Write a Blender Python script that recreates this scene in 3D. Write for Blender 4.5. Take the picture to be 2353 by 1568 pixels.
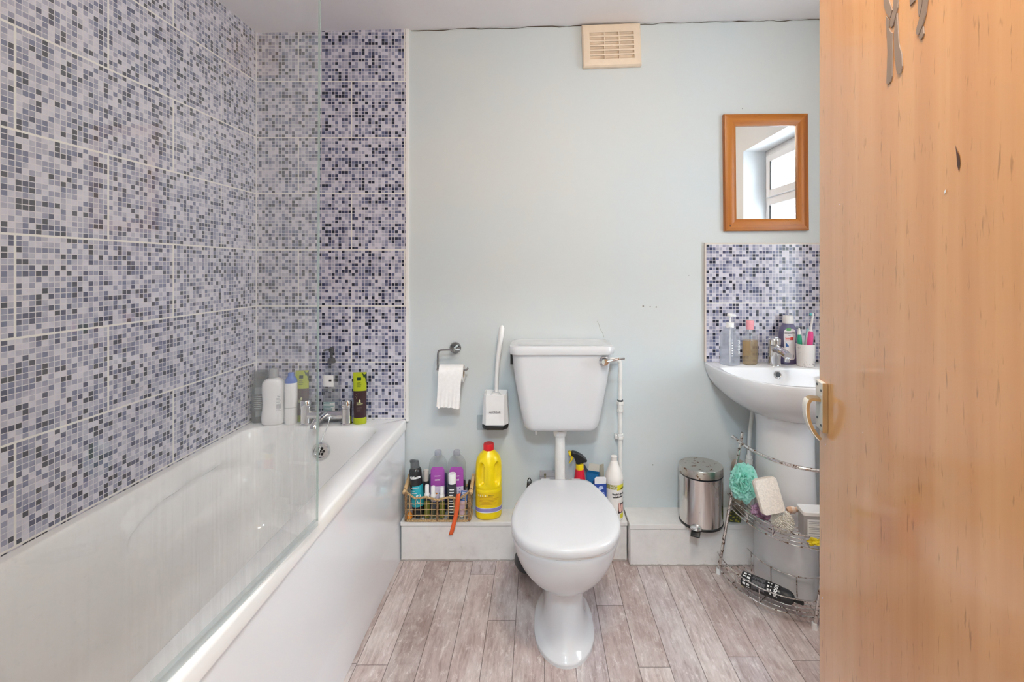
import bpy, bmesh, math, random
from mathutils import Matrix, Vector, noise

for o in list(bpy.data.objects):
    bpy.data.objects.remove(o, do_unlink=True)
SC = bpy.context.scene
COL = SC.collection
PI = math.pi
rad = math.radians

# ------------------------------------------------------------------ camera
cam_d = bpy.data.cameras.new('camera')
cam = bpy.data.objects.new('camera', cam_d)
COL.objects.link(cam)
cam.location = (0.0, -2.043, 1.248)
cam.rotation_euler = (PI / 2, 0, 0)
cam_d.sensor_width = 36.0
cam_d.lens = 16.0
cam_d.shift_x = -0.0253
cam_d.shift_y = -0.0710
cam_d.clip_start = 0.02
SC.camera = cam

# ------------------------------------------------------------------ light and exposure
SC.view_settings.view_transform = 'Standard'
SC.view_settings.look = 'None'
SC.view_settings.gamma = 1.0
SC.view_settings.use_curve_mapping = False
SC.view_settings.exposure = 0.08
SC.cycles.use_denoising = True
SC.cycles.max_bounces = 12
SC.cycles.diffuse_bounces = 6
SC.cycles.glossy_bounces = 6
SC.cycles.transparent_max_bounces = 24
SC.cycles.caustics_reflective = False
SC.cycles.caustics_refractive = False

world = bpy.data.worlds.new('overcast_sky')
SC.world = world
world.use_nodes = True
bg = world.node_tree.nodes['Background']
bg.inputs[0].default_value = (0.86, 0.94, 1.0, 1)
SKY_STRENGTH = 12.0
bg.inputs[1].default_value = SKY_STRENGTH
CEIL_LAMP = 82.0
HALL_FILL = 195.0

# daylight through the window is found faster with a portal at the opening
pl = bpy.data.lights.new('window_portal', 'AREA')
pl.shape = 'RECTANGLE'; pl.size = 1.35; pl.size_y = 0.70
pl.cycles.is_portal = True
po = bpy.data.objects.new('window_portal', pl)
COL.objects.link(po)
po.location = (1.72, -0.95, 1.425)
po.rotation_euler = (0, PI / 2, 0)

# ------------------------------------------------------------------ object helpers
def tag(o, label=None, cat=None, group=None, kind=None):
    if label: o['label'] = label
    if cat: o['category'] = cat
    if group: o['group'] = group
    if kind: o['kind'] = kind
    return o

def thing(name, label, cat, loc=(0, 0, 0), rot=(0, 0, 0), group=None):
    o = bpy.data.objects.new(name, None)
    COL.objects.link(o)
    o.empty_display_size = 0.02
    o.location = loc
    o.rotation_euler = rot
    return tag(o, label, cat, group)

def mk(name, geo, m, parent=None, smooth=True, bevel=0.0, seg=2, loc=None, rot=None, angle=35):
    v, f = geo
    me = bpy.data.meshes.new(name)
    me.from_pydata([tuple(p) for p in v], [], f)
    me.validate()
    bm = bmesh.new(); bm.from_mesh(me)
    bmesh.ops.recalc_face_normals(bm, faces=bm.faces)
    bm.to_mesh(me); bm.free()
    me.materials.append(m)
    if smooth:
        for p in me.polygons: p.use_smooth = True
        me.set_sharp_from_angle(angle=rad(angle))
    o = bpy.data.objects.new(name, me)
    COL.objects.link(o)
    if parent is not None: o.parent = parent
    if loc: o.location = loc
    if rot: o.rotation_euler = rot
    if bevel > 0:
        b = o.modifiers.new('edge', 'BEVEL'); b.width = bevel; b.segments = seg
        b.limit_method = 'ANGLE'; b.angle_limit = rad(40)
    return o

def struct(name, geo, m, label=None, **k):
    o = mk(name, geo, m, **k)
    o['kind'] = 'structure'
    if label: o['label'] = label
    return o

# ------------------------------------------------------------------ shape helpers
def join(*gs):
    V, F = [], []
    for v, f in gs:
        n = len(V); V += list(v); F += [tuple(i + n for i in q) for q in f]
    return V, F

def xf(g, M):
    return [tuple(M @ Vector(p)) for p in g[0]], g[1]

def mv(g, x=0, y=0, z=0, rx=0, ry=0, rz=0):
    M = Matrix.Translation((x, y, z)) @ Matrix.Rotation(rz, 4, 'Z') @ Matrix.Rotation(ry, 4, 'Y') @ Matrix.Rotation(rx, 4, 'X')
    return xf(g, M)

def box(x0, x1, y0, y1, z0, z1):
    v = [(x0, y0, z0), (x1, y0, z0), (x1, y1, z0), (x0, y1, z0), (x0, y0, z1), (x1, y0, z1), (x1, y1, z1), (x0, y1, z1)]
    f = [(0, 3, 2, 1), (4, 5, 6, 7), (0, 1, 5, 4), (1, 2, 6, 5), (2, 3, 7, 6), (3, 0, 4, 7)]
    return v, f

def loft(rings, cap0=True, cap1=True, closed=False):
    V, F = [], []
    n = len(rings[0])
    for r in rings: V += list(r)
    m = len(rings)
    for i in range(m if closed else m - 1):
        a, b = i * n, ((i + 1) % m) * n
        for j in range(n):
            k = (j + 1) % n
            F.append((a + j, a + k, b + k, b + j))
    if not closed:
        if cap0: F.append(tuple(range(n - 1, -1, -1)))
        if cap1: F.append(tuple(range((m - 1) * n, m * n)))
    return V, F

def circ(r, z, seg=32, cx=0, cy=0):
    return [(cx + r * math.cos(2 * PI * i / seg), cy + r * math.sin(2 * PI * i / seg), z) for i in range(seg)]

def lathe(prof, seg=32, cx=0, cy=0):
    return loft([circ(max(r, 1e-5), z, seg, cx, cy) for r, z in prof])

def sell(rx, ry, z, n=2.0, seg=40, cx=0, cy=0):
    out = []
    for i in range(seg):
        t = 2 * PI * i / seg
        c, s = math.cos(t), math.sin(t)
        out.append((cx + rx * math.copysign(abs(c) ** (2 / n), c), cy + ry * math.copysign(abs(s) ** (2 / n), s), z))
    return out

def pinterp(prof, z):
    if z <= prof[0][0]: return prof[0][1:]
    for a, b in zip(prof, prof[1:]):
        if z <= b[0]:
            t = (z - a[0]) / max(b[0] - a[0], 1e-9)
            return tuple(p + (q - p) * t for p, q in zip(a[1:], b[1:]))
    return prof[-1][1:]

def bodyprof(prof, n=2.0, seg=40):
    return loft([sell(rx, ry, z, n, seg) for z, rx, ry in prof])

def smoothprof(prof, k=4):
    """smooth curve through the profile points; tangents limited so that it never overshoots"""
    P = [tuple(map(float, p)) for p in prof]
    n = len(P); d = len(P[0])
    L = [max(math.dist(P[i], P[i + 1]), 1e-6) for i in range(n - 1)]
    T = []
    for i in range(n):
        if i == 0: T.append([(P[1][c] - P[0][c]) / L[0] for c in range(d)]); continue
        if i == n - 1: T.append([(P[-1][c] - P[-2][c]) / L[-1] for c in range(d)]); continue
        t = []
        for c in range(d):
            s0 = (P[i][c] - P[i - 1][c]) / L[i - 1]; s1 = (P[i + 1][c] - P[i][c]) / L[i]
            t.append(0.0 if s0 * s1 <= 0 else 2 * s0 * s1 / (s0 + s1))
        T.append(t)
    out = []
    for i in range(n - 1):
        for j in range(k):
            t = j / k; h00 = 2 * t ** 3 - 3 * t * t + 1; h10 = t ** 3 - 2 * t * t + t; h01 = 1 - h00; h11 = t ** 3 - t * t
            out.append(tuple(h00 * P[i][c] + h10 * L[i] * T[i][c] + h01 * P[i + 1][c] + h11 * L[i] * T[i + 1][c] for c in range(d)))
    out.append(P[-1])
    return out

def tube(pts, r, seg=10, closed=False, rs=None):
    P = [Vector(p) for p in pts]
    n = len(P)
    T = []
    for i in range(n):
        if closed: d = P[(i + 1) % n] - P[i - 1]
        else: d = P[min(i + 1, n - 1)] - P[max(i - 1, 0)]
        T.append(d.normalized() if d.length > 1e-9 else Vector((0, 0, 1)))
    ref = Vector((0, 0, 1)) if abs(T[0].z) < 0.9 else Vector((1, 0, 0))
    N = T[0].cross(ref).normalized()
    rings = []
    for i in range(n):
        N = (N - T[i] * N.dot(T[i]))
        N = N.normalized() if N.length > 1e-6 else T[i].orthogonal().normalized()
        B = T[i].cross(N)
        q = rs[i] if rs else r
        rings.append([tuple(P[i] + (N * math.cos(2 * PI * j / seg) + B * math.sin(2 * PI * j / seg)) * q) for j in range(seg)])
    return loft(rings, closed=closed)

def crom(pts, k=6, closed=False):
    P = [Vector(p) for p in pts]
    n = len(P); out = []
    for i in range(n if closed else n - 1):
        g = lambda j: P[j % n] if closed else P[min(max(j, 0), n - 1)]
        a, b, c, d = g(i - 1), g(i), g(i + 1), g(i + 2)
        for j in range(k):
            t = j / k
            out.append(0.5 * (2 * b + (c - a) * t + (2 * a - 5 * b + 4 * c - d) * t * t + (3 * b - a - 3 * c + d) * t ** 3))
    if not closed: out.append(P[-1])
    return [tuple(p) for p in out]

def prism(poly, y0, y1):
    """polygon in x,z pushed out along y"""
    n = len(poly)
    V = [(x, y0, z) for x, z in poly] + [(x, y1, z) for x, z in poly]
    F = [tuple(range(n)), tuple(range(2 * n - 1, n - 1, -1))]
    F += [(i, (i + 1) % n, n + (i + 1) % n, n + i) for i in range(n)]
    return V, F

def rrect(x0, x1, y0, y1, r, z, seg=6, per=1):
    """rounded rectangle ring, counter-clockwise; per extra points along the straight sides"""
    pts = []
    cs = [(x1 - r, y1 - r, 0), (x0 + r, y1 - r, PI / 2), (x0 + r, y0 + r, PI), (x1 - r, y0 + r, 1.5 * PI)]
    arcs = [[(cx + r * math.cos(a + PI / 2 * i / seg), cy + r * math.sin(a + PI / 2 * i / seg)) for i in range(seg + 1)] for cx, cy, a in cs]
    for k in range(4):
        pts += arcs[k]
        p, q = arcs[k][-1], arcs[(k + 1) % 4][0]
        for j in range(1, per):
            t = j / per
            pts.append((p[0] + (q[0] - p[0]) * t, p[1] + (q[1] - p[1]) * t))
    return [(x, y, z) for x, y in pts]

def patch(S, t0, t1, z0, z1, off=0.0006, nt=24, nz=12, corner=0.0):
    """a label: part of the surface S(theta, z, off)"""
    V, F = [], []
    for i in range(nz + 1):
        z = z0 + (z1 - z0) * i / nz
        inset = 0.0
        if corner > 0:
            d = min(z - z0, z1 - z)
            if d < corner: inset = (1 - math.sqrt(max(0.0, 1 - (1 - d / corner) ** 2))) * 0.5 * (t1 - t0) * 0.35
        for j in range(nt + 1):
            t = t0 + inset + (t1 - t0 - 2 * inset) * j / nt
            V.append(S(t, z, off))
    for i in range(nz):
        for j in range(nt):
            a = i * (nt + 1) + j
            F.append((a, a + 1, a + nt + 2, a + nt + 1))
    return V, F

def surf(prof, n=2.0):
    def S(t, z, off=0.0):
        rx, ry = pinterp(prof, z)[:2]
        c, s = math.cos(t), math.sin(t)
        x = rx * math.copysign(abs(c) ** (2 / n), c); y = ry * math.copysign(abs(s) ** (2 / n), s)
        l = math.hypot(x, y) or 1
        return (x * (1 + off / l), y * (1 + off / l), z)
    return S

_tc = {}
def text2d(s, size, bold=0.0, shear=0.0):
    key = (s, size, bold, shear)
    if key in _tc: return _tc[key]
    cu = bpy.data.curves.new('lettering', 'FONT')
    cu.body = s; cu.size = size; cu.align_x = 'CENTER'; cu.align_y = 'CENTER'
    cu.offset = bold; cu.shear = shear; cu.resolution_u = 3
    ob = bpy.data.objects.new('lettering', cu); COL.objects.link(ob)
    dg = bpy.context.evaluated_depsgraph_get(); dg.update()
    me = ob.evaluated_get(dg).to_mesh()
    g = ([(v.co.x, v.co.y) for v in me.vertices], [tuple(p.vertices) for p in me.polygons])
    ob.evaluated_get(dg).to_mesh_clear()
    bpy.data.objects.remove(ob, do_unlink=True)
    bpy.data.curves.remove(cu)
    _tc[key] = g
    return g

def text_on(S, s, size, tc, zc, off=0.0012, bold=0.0, vertical=False, shear=0.0):
    """lettering wrapped on the surface S, centred on angle tc and height zc"""
    v, f = text2d(s, size, bold, shear)
    p0 = S(tc, zc, 0); p1 = S(tc + 0.02, zc, 0)
    r = math.dist(p0, p1) / 0.02
    if vertical: v = [(-y, x) for x, y in v]
    return [S(tc + x / max(r, 0.004), zc + y, off) for x, y in v], f

def text_flat(s, size, bold=0.0):
    v, f = text2d(s, size, bold)
    return [(x, 0, y) for x, y in v], f

# ------------------------------------------------------------------ material helpers
def lin(h):
    h = h.lstrip('#'); c = [int(h[i:i + 2], 16) / 255 for i in (0, 2, 4)]
    return tuple(x / 12.92 if x <= 0.04045 else ((x + 0.055) / 1.055) ** 2.4 for x in c)

class NT:
    def __init__(self, name):
        self.m = bpy.data.materials.new(name); self.m.use_nodes = True
        self.t = self.m.node_tree; self.n = self.t.nodes; self.l = self.t.links
        self.b = self.n['Principled BSDF']; self.out = self.n['Material Output']
    def new(self, t, **k):
        q = self.n.new(t)
        for a, b in k.items(): setattr(q, a, b)
        return q
    def put(self, sock, v):
        if hasattr(v, 'is_output'): self.l.new(v, sock)
        elif isinstance(v, (tuple, list)) and len(v) == 3 and sock.type == 'RGBA': sock.default_value = (*v, 1)
        else: sock.default_value = v
    def math(self, op, a, b=None, c=None):
        q = self.new('ShaderNodeMath', operation=op)
        self.put(q.inputs[0], a)
        if b is not None: self.put(q.inputs[1], b)
        if c is not None: self.put(q.inputs[2], c)
        return q.outputs[0]
    def mix(self, f, a, b, blend='MIX'):
        q = self.new('ShaderNodeMix', data_type='RGBA', blend_type=blend)
        self.put(q.inputs[0], f); self.put(q.inputs[6], a); self.put(q.inputs[7], b)
        return q.outputs[2]
    def coord(self, kind='Object'):
        return self.new('ShaderNodeTexCoord').outputs[kind]
    def sep(self, v):
        return self.new('ShaderNodeSeparateXYZ'), v
    def xyz(self, v):
        q = self.new('ShaderNodeSeparateXYZ'); self.l.new(v, q.inputs[0]); return q.outputs
    def comb(self, x, y, z=0.0):
        q = self.new('ShaderNodeCombineXYZ')
        self.put(q.inputs[0], x); self.put(q.inputs[1], y); self.put(q.inputs[2], z); return q.outputs[0]
    def noise(self, v, scale, detail=3, rough=0.5, dist=0.0, stretch=None):
        if stretch:
            mp = self.new('ShaderNodeMapping'); mp.inputs['Scale'].default_value = stretch
            self.l.new(v, mp.inputs[0]); v = mp.outputs[0]
        q = self.new('ShaderNodeTexNoise')
        self.l.new(v, q.inputs['Vector']); q.inputs['Scale'].default_value = scale
        q.inputs['Detail'].default_value = detail; q.inputs['Roughness'].default_value = rough
        q.inputs['Distortion'].default_value = dist
        return q.outputs[0]
    def ramp(self, f, stops, interp='LINEAR'):
        q = self.new('ShaderNodeValToRGB'); q.color_ramp.interpolation = interp
        e = q.color_ramp.elements
        while len(e) < len(stops): e.new(0.5)
        for a, (p, c) in zip(e, stops):
            a.position = p; a.color = (*c, 1) if len(c) == 3 else c
        self.put(q.inputs[0], f); return q.outputs[0]
    def bump(self, h, strength=0.2, dist=0.002):
        q = self.new('ShaderNodeBump'); q.inputs['Strength'].default_value = strength; q.inputs['Distance'].default_value = dist
        self.l.new(h, q.inputs['Height']); self.l.new(q.outputs[0], self.b.inputs['Normal'])
    def set(self, **k):
        names = dict(color='Base Color', rough='Roughness', metal='Metallic', coat='Coat Weight', trans='Transmission Weight', ior='IOR',
                     spec='Specular IOR Level', emis='Emission Color', estr='Emission Strength', sub='Subsurface Weight', coatr='Coat Roughness', sheen='Sheen Weight')
        for a, v in k.items(): self.put(self.b.inputs[names[a]], v)
        return self

def plain(name, color, rough=0.4, metal=0.0, spec=0.5, coat=0.0, vary=0.04, bumpy=0.0, scale=30):
    """one colour with a little procedural unevenness"""
    if isinstance(color, str): color = lin(color)
    t = NT(name)
    t.set(rough=rough, metal=metal, spec=spec, coat=coat)
    c = t.coord()
    nz = t.noise(c, scale, 3)
    if vary > 0:
        t.set(color=t.ramp(nz, [(0.3, tuple(x * (1 - vary) for x in color)), (0.7, tuple(min(1, x * (1 + vary)) for x in color))]))
    else: t.set(color=color)
    if bumpy > 0: t.bump(nz, bumpy)
    return t.m

def schlick(t, f0=0.04):
    lw = t.new('ShaderNodeLayerWeight'); lw.inputs['Blend'].default_value = 0.5
    p = t.math('POWER', lw.outputs['Facing'], 5.0)
    return t.math('ADD', t.math('MULTIPLY', p, 1 - f0), f0)

def clear(name, tint, haze=0.0, hazecol=(0.8, 0.85, 0.85), rough=0.03, f0=0.04, hazesock=None, make=None):
    """thin clear plastic or glass: tinted see-through, mirror-like sheen, optional cloudy film"""
    t = NT(name)
    if isinstance(tint, str): tint = lin(tint)
    tint = tuple(math.sqrt(x) for x in tint)          # two walls are looked through
    tr = t.new('ShaderNodeBsdfTransparent'); tr.inputs[0].default_value = (*tint, 1)
    gl = t.new('ShaderNodeBsdfGlossy'); gl.inputs['Roughness'].default_value = rough
    m1 = t.new('ShaderNodeMixShader')
    t.l.new(schlick(t, f0), m1.inputs[0]); t.l.new(tr.outputs[0], m1.inputs[1]); t.l.new(gl.outputs[0], m1.inputs[2])
    last = m1.outputs[0]
    if make or haze > 0:
        df = t.new('ShaderNodeBsdfDiffuse'); df.inputs[0].default_value = (*hazecol, 1)
        tl = t.new('ShaderNodeBsdfTranslucent'); tl.inputs[0].default_value = (*hazecol, 1)
        mm = t.new('ShaderNodeMixShader'); mm.inputs[0].default_value = 0.5
        t.l.new(df.outputs[0], mm.inputs[1]); t.l.new(tl.outputs[0], mm.inputs[2])
        m2 = t.new('ShaderNodeMixShader')
        t.put(m2.inputs[0], make(t) if make else haze)
        t.l.new(last, m2.inputs[1]); t.l.new(mm.outputs[0], m2.inputs[2])
        last = m2.outputs[0]
    t.l.new(last, t.out.inputs[0])
    return t.m

# ------------------------------------------------------------------ materials
def mosaic(name, axis, u0, v0, W, H, per_row, per_col, rowshift=True, tone=1.0):
    t = NT(name)
    x = t.xyz(t.coord())
    u = t.math('SUBTRACT', x[axis], u0); v = t.math('SUBTRACT', x[2], v0)
    row = t.math('FLOOR', t.math('DIVIDE', v, H))
    if rowshift:
        odd = t.math('FLOORED_MODULO', row, 2.0)
        u = t.math('ADD', u, t.math('MULTIPLY', odd, W / 2))
    ut = t.math('FLOORED_MODULO', u, W); vt = t.math('FLOORED_MODULO', v, H)
    eu = t.math('MINIMUM', ut, t.math('SUBTRACT', W, ut)); ev = t.math('MINIMUM', vt, t.math('SUBTRACT', H, vt))
    big = t.math('LESS_THAN', t.math('MINIMUM', eu, ev), 0.0028)
    cu = t.math('MULTIPLY', u, per_row / W); cv = t.math('MULTIPLY', v, per_col / H)
    iu = t.math('FLOOR', cu); iv = t.math('FLOOR', cv)
    fu = t.math('FRACT', cu); fv = t.math('FRACT', cv)
    du = t.math('ABSOLUTE', t.math('SUBTRACT', fu, 0.5)); dv = t.math('ABSOLUTE', t.math('SUBTRACT', fv, 0.5))
    line = t.math('GREATER_THAN', t.math('MAXIMUM', du, dv), 0.435)
    wn = t.new('ShaderNodeTexWhiteNoise', noise_dimensions='3D'); t.l.new(t.comb(iu, iv, 3.7), wn.inputs['Vector'])
    r = wn.outputs['Value']
    col = t.ramp(r, [(0.0, lin('#151622')), (0.12, lin('#363a55')), (0.20, lin('#696d87')), (0.33, lin('#9294a8')), (0.55, lin('#b2b1c0')), (0.78, lin('#d0ced9'))], 'CONSTANT')
    cl = t.noise(t.coord(), 55, 3, 0.6)
    big_cl = t.noise(t.coord(), 6, 2, 0.5)
    col = t.mix(t.math('MULTIPLY', t.math('SUBTRACT', 1.0, t.math('LESS_THAN', r, 0.10)), 0.55), col, t.ramp(cl, [(0.3, lin('#80808f')), (0.7, lin('#d8d6dc'))]), 'SOFT_LIGHT')
    col = t.mix(t.math('MULTIPLY', big_cl, 0.16), col, lin('#7d88b0'))
    col = t.mix(line, col, lin('#d6d2d8'))
    col = t.mix(big, col, lin('#e6e3de'))
    t.set(color=col, rough=0.14, spec=0.5)
    hgt = t.math('SUBTRACT', 1.0, t.math('MAXIMUM', big, t.math('MULTIPLY', line, 0.25)))
    t.bump(hgt, 0.25, 0.001)
    return t.m

def paint(name, c0, c1, rough=0.55):
    t = NT(name)
    c = t.coord()
    n1 = t.noise(c, 1.6, 4, 0.6); n2 = t.noise(c, 40, 4, 0.6)
    t.set(color=t.mix(t.math('MULTIPLY', n2, 0.12), t.ramp(n1, [(0.35, c0), (0.65, c1)]), (0.6, 0.58, 0.54)), rough=rough, spec=0.35)
    t.bump(t.noise(c, 120, 4, 0.6), 0.08, 0.002)
    return t.m

def dirty_paint(name):
    t = NT(name)
    c = t.coord()
    n1 = t.noise(c, 7, 6, 0.7); n2 = t.noise(c, 28, 6, 0.75)
    col = t.ramp(n1, [(0.35, lin('#e6e3e1')), (0.55, lin('#deDAd8')), (0.78, lin('#cbc5c1'))])
    col = t.mix(t.ramp(n2, [(0.64, (0, 0, 0)), (0.72, (0.4, 0.4, 0.4))]), col, lin('#a1917f'))
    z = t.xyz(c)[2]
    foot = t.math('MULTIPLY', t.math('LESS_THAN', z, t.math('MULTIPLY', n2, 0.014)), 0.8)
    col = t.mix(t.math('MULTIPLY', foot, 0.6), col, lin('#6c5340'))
    t.set(color=col, rough=0.45)
    t.bump(n2, 0.15)
    return t.m

def planks(name):
    t = NT(name)
    x = t.xyz(t.coord())
    PW, PL = 0.0985, 0.78
    u = t.math('DIVIDE', t.math('SUBTRACT', x[0], 0.02), PW)
    iu = t.math('FLOOR', u); fu = t.math('FRACT', u)
    w1 = t.new('ShaderNodeTexWhiteNoise', noise_dimensions='1D'); t.l.new(iu, w1.inputs['W'])
    v = t.math('ADD', t.math('DIVIDE', x[1], PL), t.math('MULTIPLY', w1.outputs['Value'], 7.3))
    iv = t.math('FLOOR', v); fv = t.math('FRACT', v)
    w2 = t.new('ShaderNodeTexWhiteNoise', noise_dimensions='2D'); t.l.new(t.comb(iu, iv), w2.inputs['Vector'])
    base = t.ramp(w2.outputs['Value'], [(0.0, lin('#a08d88')), (0.3, lin('#c2aeaa')), (0.55, lin('#b5a29e')), (0.8, lin('#d2c2be')), (1.0, lin('#bdb0b0'))])
    c2 = t.comb(t.math('ADD', x[0], t.math('MULTIPLY', w2.outputs['Value'], 9)), x[1], t.math('MULTIPLY', iu, 3.1))
    grain = t.noise(c2, 9, 8, 0.72, 0.6, (9, 1.1, 1))
    blot = t.noise(c2, 6, 6, 0.72, 0.3, (1.4, 0.7, 1))
    wear = t.noise(c2, 26, 6, 0.75, 0.4, (2.2, 0.8, 1))
    col = t.mix(t.ramp(grain, [(0.34, (0.65, 0.65, 0.65)), (0.58, (0, 0, 0))]), base, lin('#856e66'))
    col = t.mix(t.ramp(blot, [(0.46, (0, 0, 0)), (0.72, (0.7, 0.7, 0.7))]), col, lin('#e2dad6'))
    col = t.mix(t.ramp(wear, [(0.54, (0, 0, 0)), (0.68, (0.6, 0.6, 0.6))]), col, lin('#ece5e2'))
    eu = t.math('MULTIPLY', t.math('MINIMUM', fu, t.math('SUBTRACT', 1.0, fu)), PW)
    ev = t.math('MULTIPLY', t.math('MINIMUM', fv, t.math('SUBTRACT', 1.0, fv)), PL)
    seam = t.math('LESS_THAN', t.math('MINIMUM', eu, ev), 0.0012)
    col = t.mix(t.math('MULTIPLY', seam, 0.75), col, lin('#4d4039'))
    t.set(color=col, rough=t.math('ADD', t.math('MULTIPLY', blot, 0.25), 0.3), spec=0.4)
    t.bump(t.math('SUBTRACT', grain, seam), 0.12, 0.002)
    return t.m

def wood(name, c0, c1, c2, axis=2, rough=0.22, coat=0.0, pore=0.5, sc=1.0, spec=0.5):
    t = NT(name)
    c = t.coord()
    st = [14 * sc, 14 * sc, 14 * sc]; st[axis] = 0.5 * sc
    n1 = t.noise(c, 1.5, 5, 0.6, 0.3, tuple(st))
    st2 = [70 * sc, 70 * sc, 70 * sc]; st2[axis] = 2.2 * sc
    n2 = t.noise(c, 1.6, 4, 0.6, 0.1, tuple(st2))
    st3 = [55 * sc, 55 * sc, 55 * sc]; st3[axis] = 7.0 * sc
    n3 = t.noise(c, 2.6, 3, 0.6, 0.2, tuple(st3))
    col = t.ramp(n1, [(0.30, c0), (0.52, c1), (0.72, c2)])
    col = t.mix(t.math('MULTIPLY', n2, 0.35), col, c0)
    col = t.mix(t.ramp(n3, [(0.61, (0, 0, 0)), (0.70, (pore, pore, pore))]), col, tuple(x * 0.45 for x in c0))
    t.set(color=col, rough=rough, coat=coat, coatr=0.08, spec=spec)
    t.bump(n2, 0.04, 0.001)
    return t.m

def spotted(name, base, spot, thr, rough, metal, scale=60):
    t = NT(name)
    c = t.coord()
    n = t.noise(c, scale, 4, 0.7)
    k = t.ramp(n, [(thr, (0, 0, 0)), (thr + 0.04, (1, 1, 1))])
    t.set(color=t.mix(k, base, spot), rough=t.math('ADD', t.math('MULTIPLY', k, 0.5), rough), metal=t.math('SUBTRACT', metal, t.math('MULTIPLY', k, metal * 0.9)))
    return t.m

M = {}
M['tile_left'] = mosaic('mosaic_tile_left', 1, -0.473, 0.578, 0.475, 0.2508, 32, 17)
M['tile_back'] = mosaic('mosaic_tile_back', 0, -1.070, 0.578, 0.475, 0.2508, 32, 17)
M['tile_splash'] = mosaic('mosaic_tile_splash', 0, 0.75, 0.828, 4.75, 0.2645, 320, 18, False)
M['wall'] = paint('pale_blue_wall_paint', lin('#cfd3d3'), lin('#c9d2d7'))
M['ceil'] = paint('white_ceiling_paint', lin('#eeeaea'), lin('#eae6e8'))
M['reveal'] = paint('white_reveal_paint', lin('#eaeef0'), lin('#e4eaee'))
M['hall'] = paint('cream_hall_paint', lin('#e8e2d8'), lin('#e2dccf'))
M['boxing'] = dirty_paint('scuffed_white_paint')
M['floor'] = planks('rustic_plank_vinyl')
M['ceramic'] = plain('white_ceramic', (0.66, 0.66, 0.68), 0.08, spec=0.55, coat=0.3, vary=0.015, scale=3)
M['basin'] = plain('white_ceramic_lit', (0.75, 0.75, 0.77), 0.08, spec=0.55, coat=0.3, vary=0.015, scale=3)  # white ceramic, colour raised to stand in for light on basin and pedestal
M['bath'] = plain('white_acrylic', (0.86, 0.855, 0.855), 0.14, spec=0.5, coat=0.2, vary=0.02, scale=4)
M['panel'] = plain('white_gloss_panel', (0.85, 0.88, 0.93), 0.10, spec=0.5, coat=0.2, vary=0.01, scale=4)
M['white'] = plain('white_plastic', (0.82, 0.81, 0.81), 0.3, vary=0.02)
M['whitepaint'] = plain('white_gloss_paint', (0.80, 0.78, 0.76), 0.25, vary=0.06, bumpy=0.1)
M['cream'] = plain('cream_plastic', lin('#e6d2bb'), 0.4, vary=0.04)
M['black'] = plain('black_plastic', (0.012, 0.012, 0.013), 0.3, vary=0.1)
M['blackmatt'] = plain('dark_grey_plastic', (0.03, 0.03, 0.035), 0.45, vary=0.1)
M['grey'] = plain('grey_plastic', (0.30, 0.30, 0.31), 0.4)
M['chrome'] = plain('chrome', (0.78, 0.78, 0.79), 0.07, metal=1.0, vary=0.02)
M['chromedark'] = plain('dark_chrome', (0.42, 0.42, 0.43), 0.12, metal=1.0, vary=0.05)
M['chromerust'] = spotted('rusty_chrome_wire', (0.78, 0.76, 0.74), lin('#5b4132'), 0.54, 0.18, 1.0, 70)
M['steel'] = spotted('spotted_stainless_steel', (0.74, 0.71, 0.69), lin('#5d4434'), 0.68, 0.16, 1.0, 42)
M['lidsteel'] = spotted('rust_speckled_steel', (0.62, 0.58, 0.54), lin('#6a4a2f'), 0.60, 0.28, 1.0, 48)
M['brass'] = plain('worn_brass', lin('#d6b98c'), 0.34, metal=1.0, vary=0.15)
M['satinwhite'] = spotted('worn_white_enamel_on_brass', lin('#dcd6cc'), lin('#9a7a45'), 0.64, 0.22, 0.0, 90)
M['door'] = wood('orange_wood_veneer', lin('#c88a55'), lin('#d29660'), lin('#d8a068'), 2, rough=0.26, coat=0.7, pore=0.6)
M['pine'] = wood('orange_pine', lin('#8f4c14'), lin('#b56d22'), lin('#c47d2e'), 2, rough=0.3, pore=0.3, sc=1.3)
M['pine_h'] = wood('orange_pine_rail', lin('#8f4c14'), lin('#b56d22'), lin('#c47d2e'), 0, rough=0.3, pore=0.3, sc=1.3)
M['bamboo'] = wood('bamboo', lin('#b78f5e'), lin('#d3b184'), lin('#e0c79f'), 1, rough=0.4, pore=0.3, sc=2.0)
M['palewood'] = wood('pale_pink_wood', lin('#c99d80'), lin('#ddb79c'), lin('#e8c9b2'), 0, rough=0.45, pore=0.2, sc=2.0)
M['mirror'] = NT('mirror_silver').set(color=(0.9, 0.9, 0.9), metal=1.0, rough=0.01).m
M['paper'] = plain('white_tissue', (0.88, 0.86, 0.85), 0.9, vary=0.03, bumpy=0.3, scale=90)
M['card'] = plain('brown_card', lin('#a58762'), 0.8)
M['upvc'] = plain('white_upvc', (0.80, 0.80, 0.81), 0.25, vary=0.01)
M['rubber'] = plain('black_rubber', (0.02, 0.02, 0.02), 0.6)

# ------------------------------------------------------------------ the room
LX, RX, FY = -1.258, 1.50, -1.82          # left wall, right wall, front wall (with the doorway)
def ceil_z(x): return 2.300 + 0.0272 * (x + 1.258)

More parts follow.
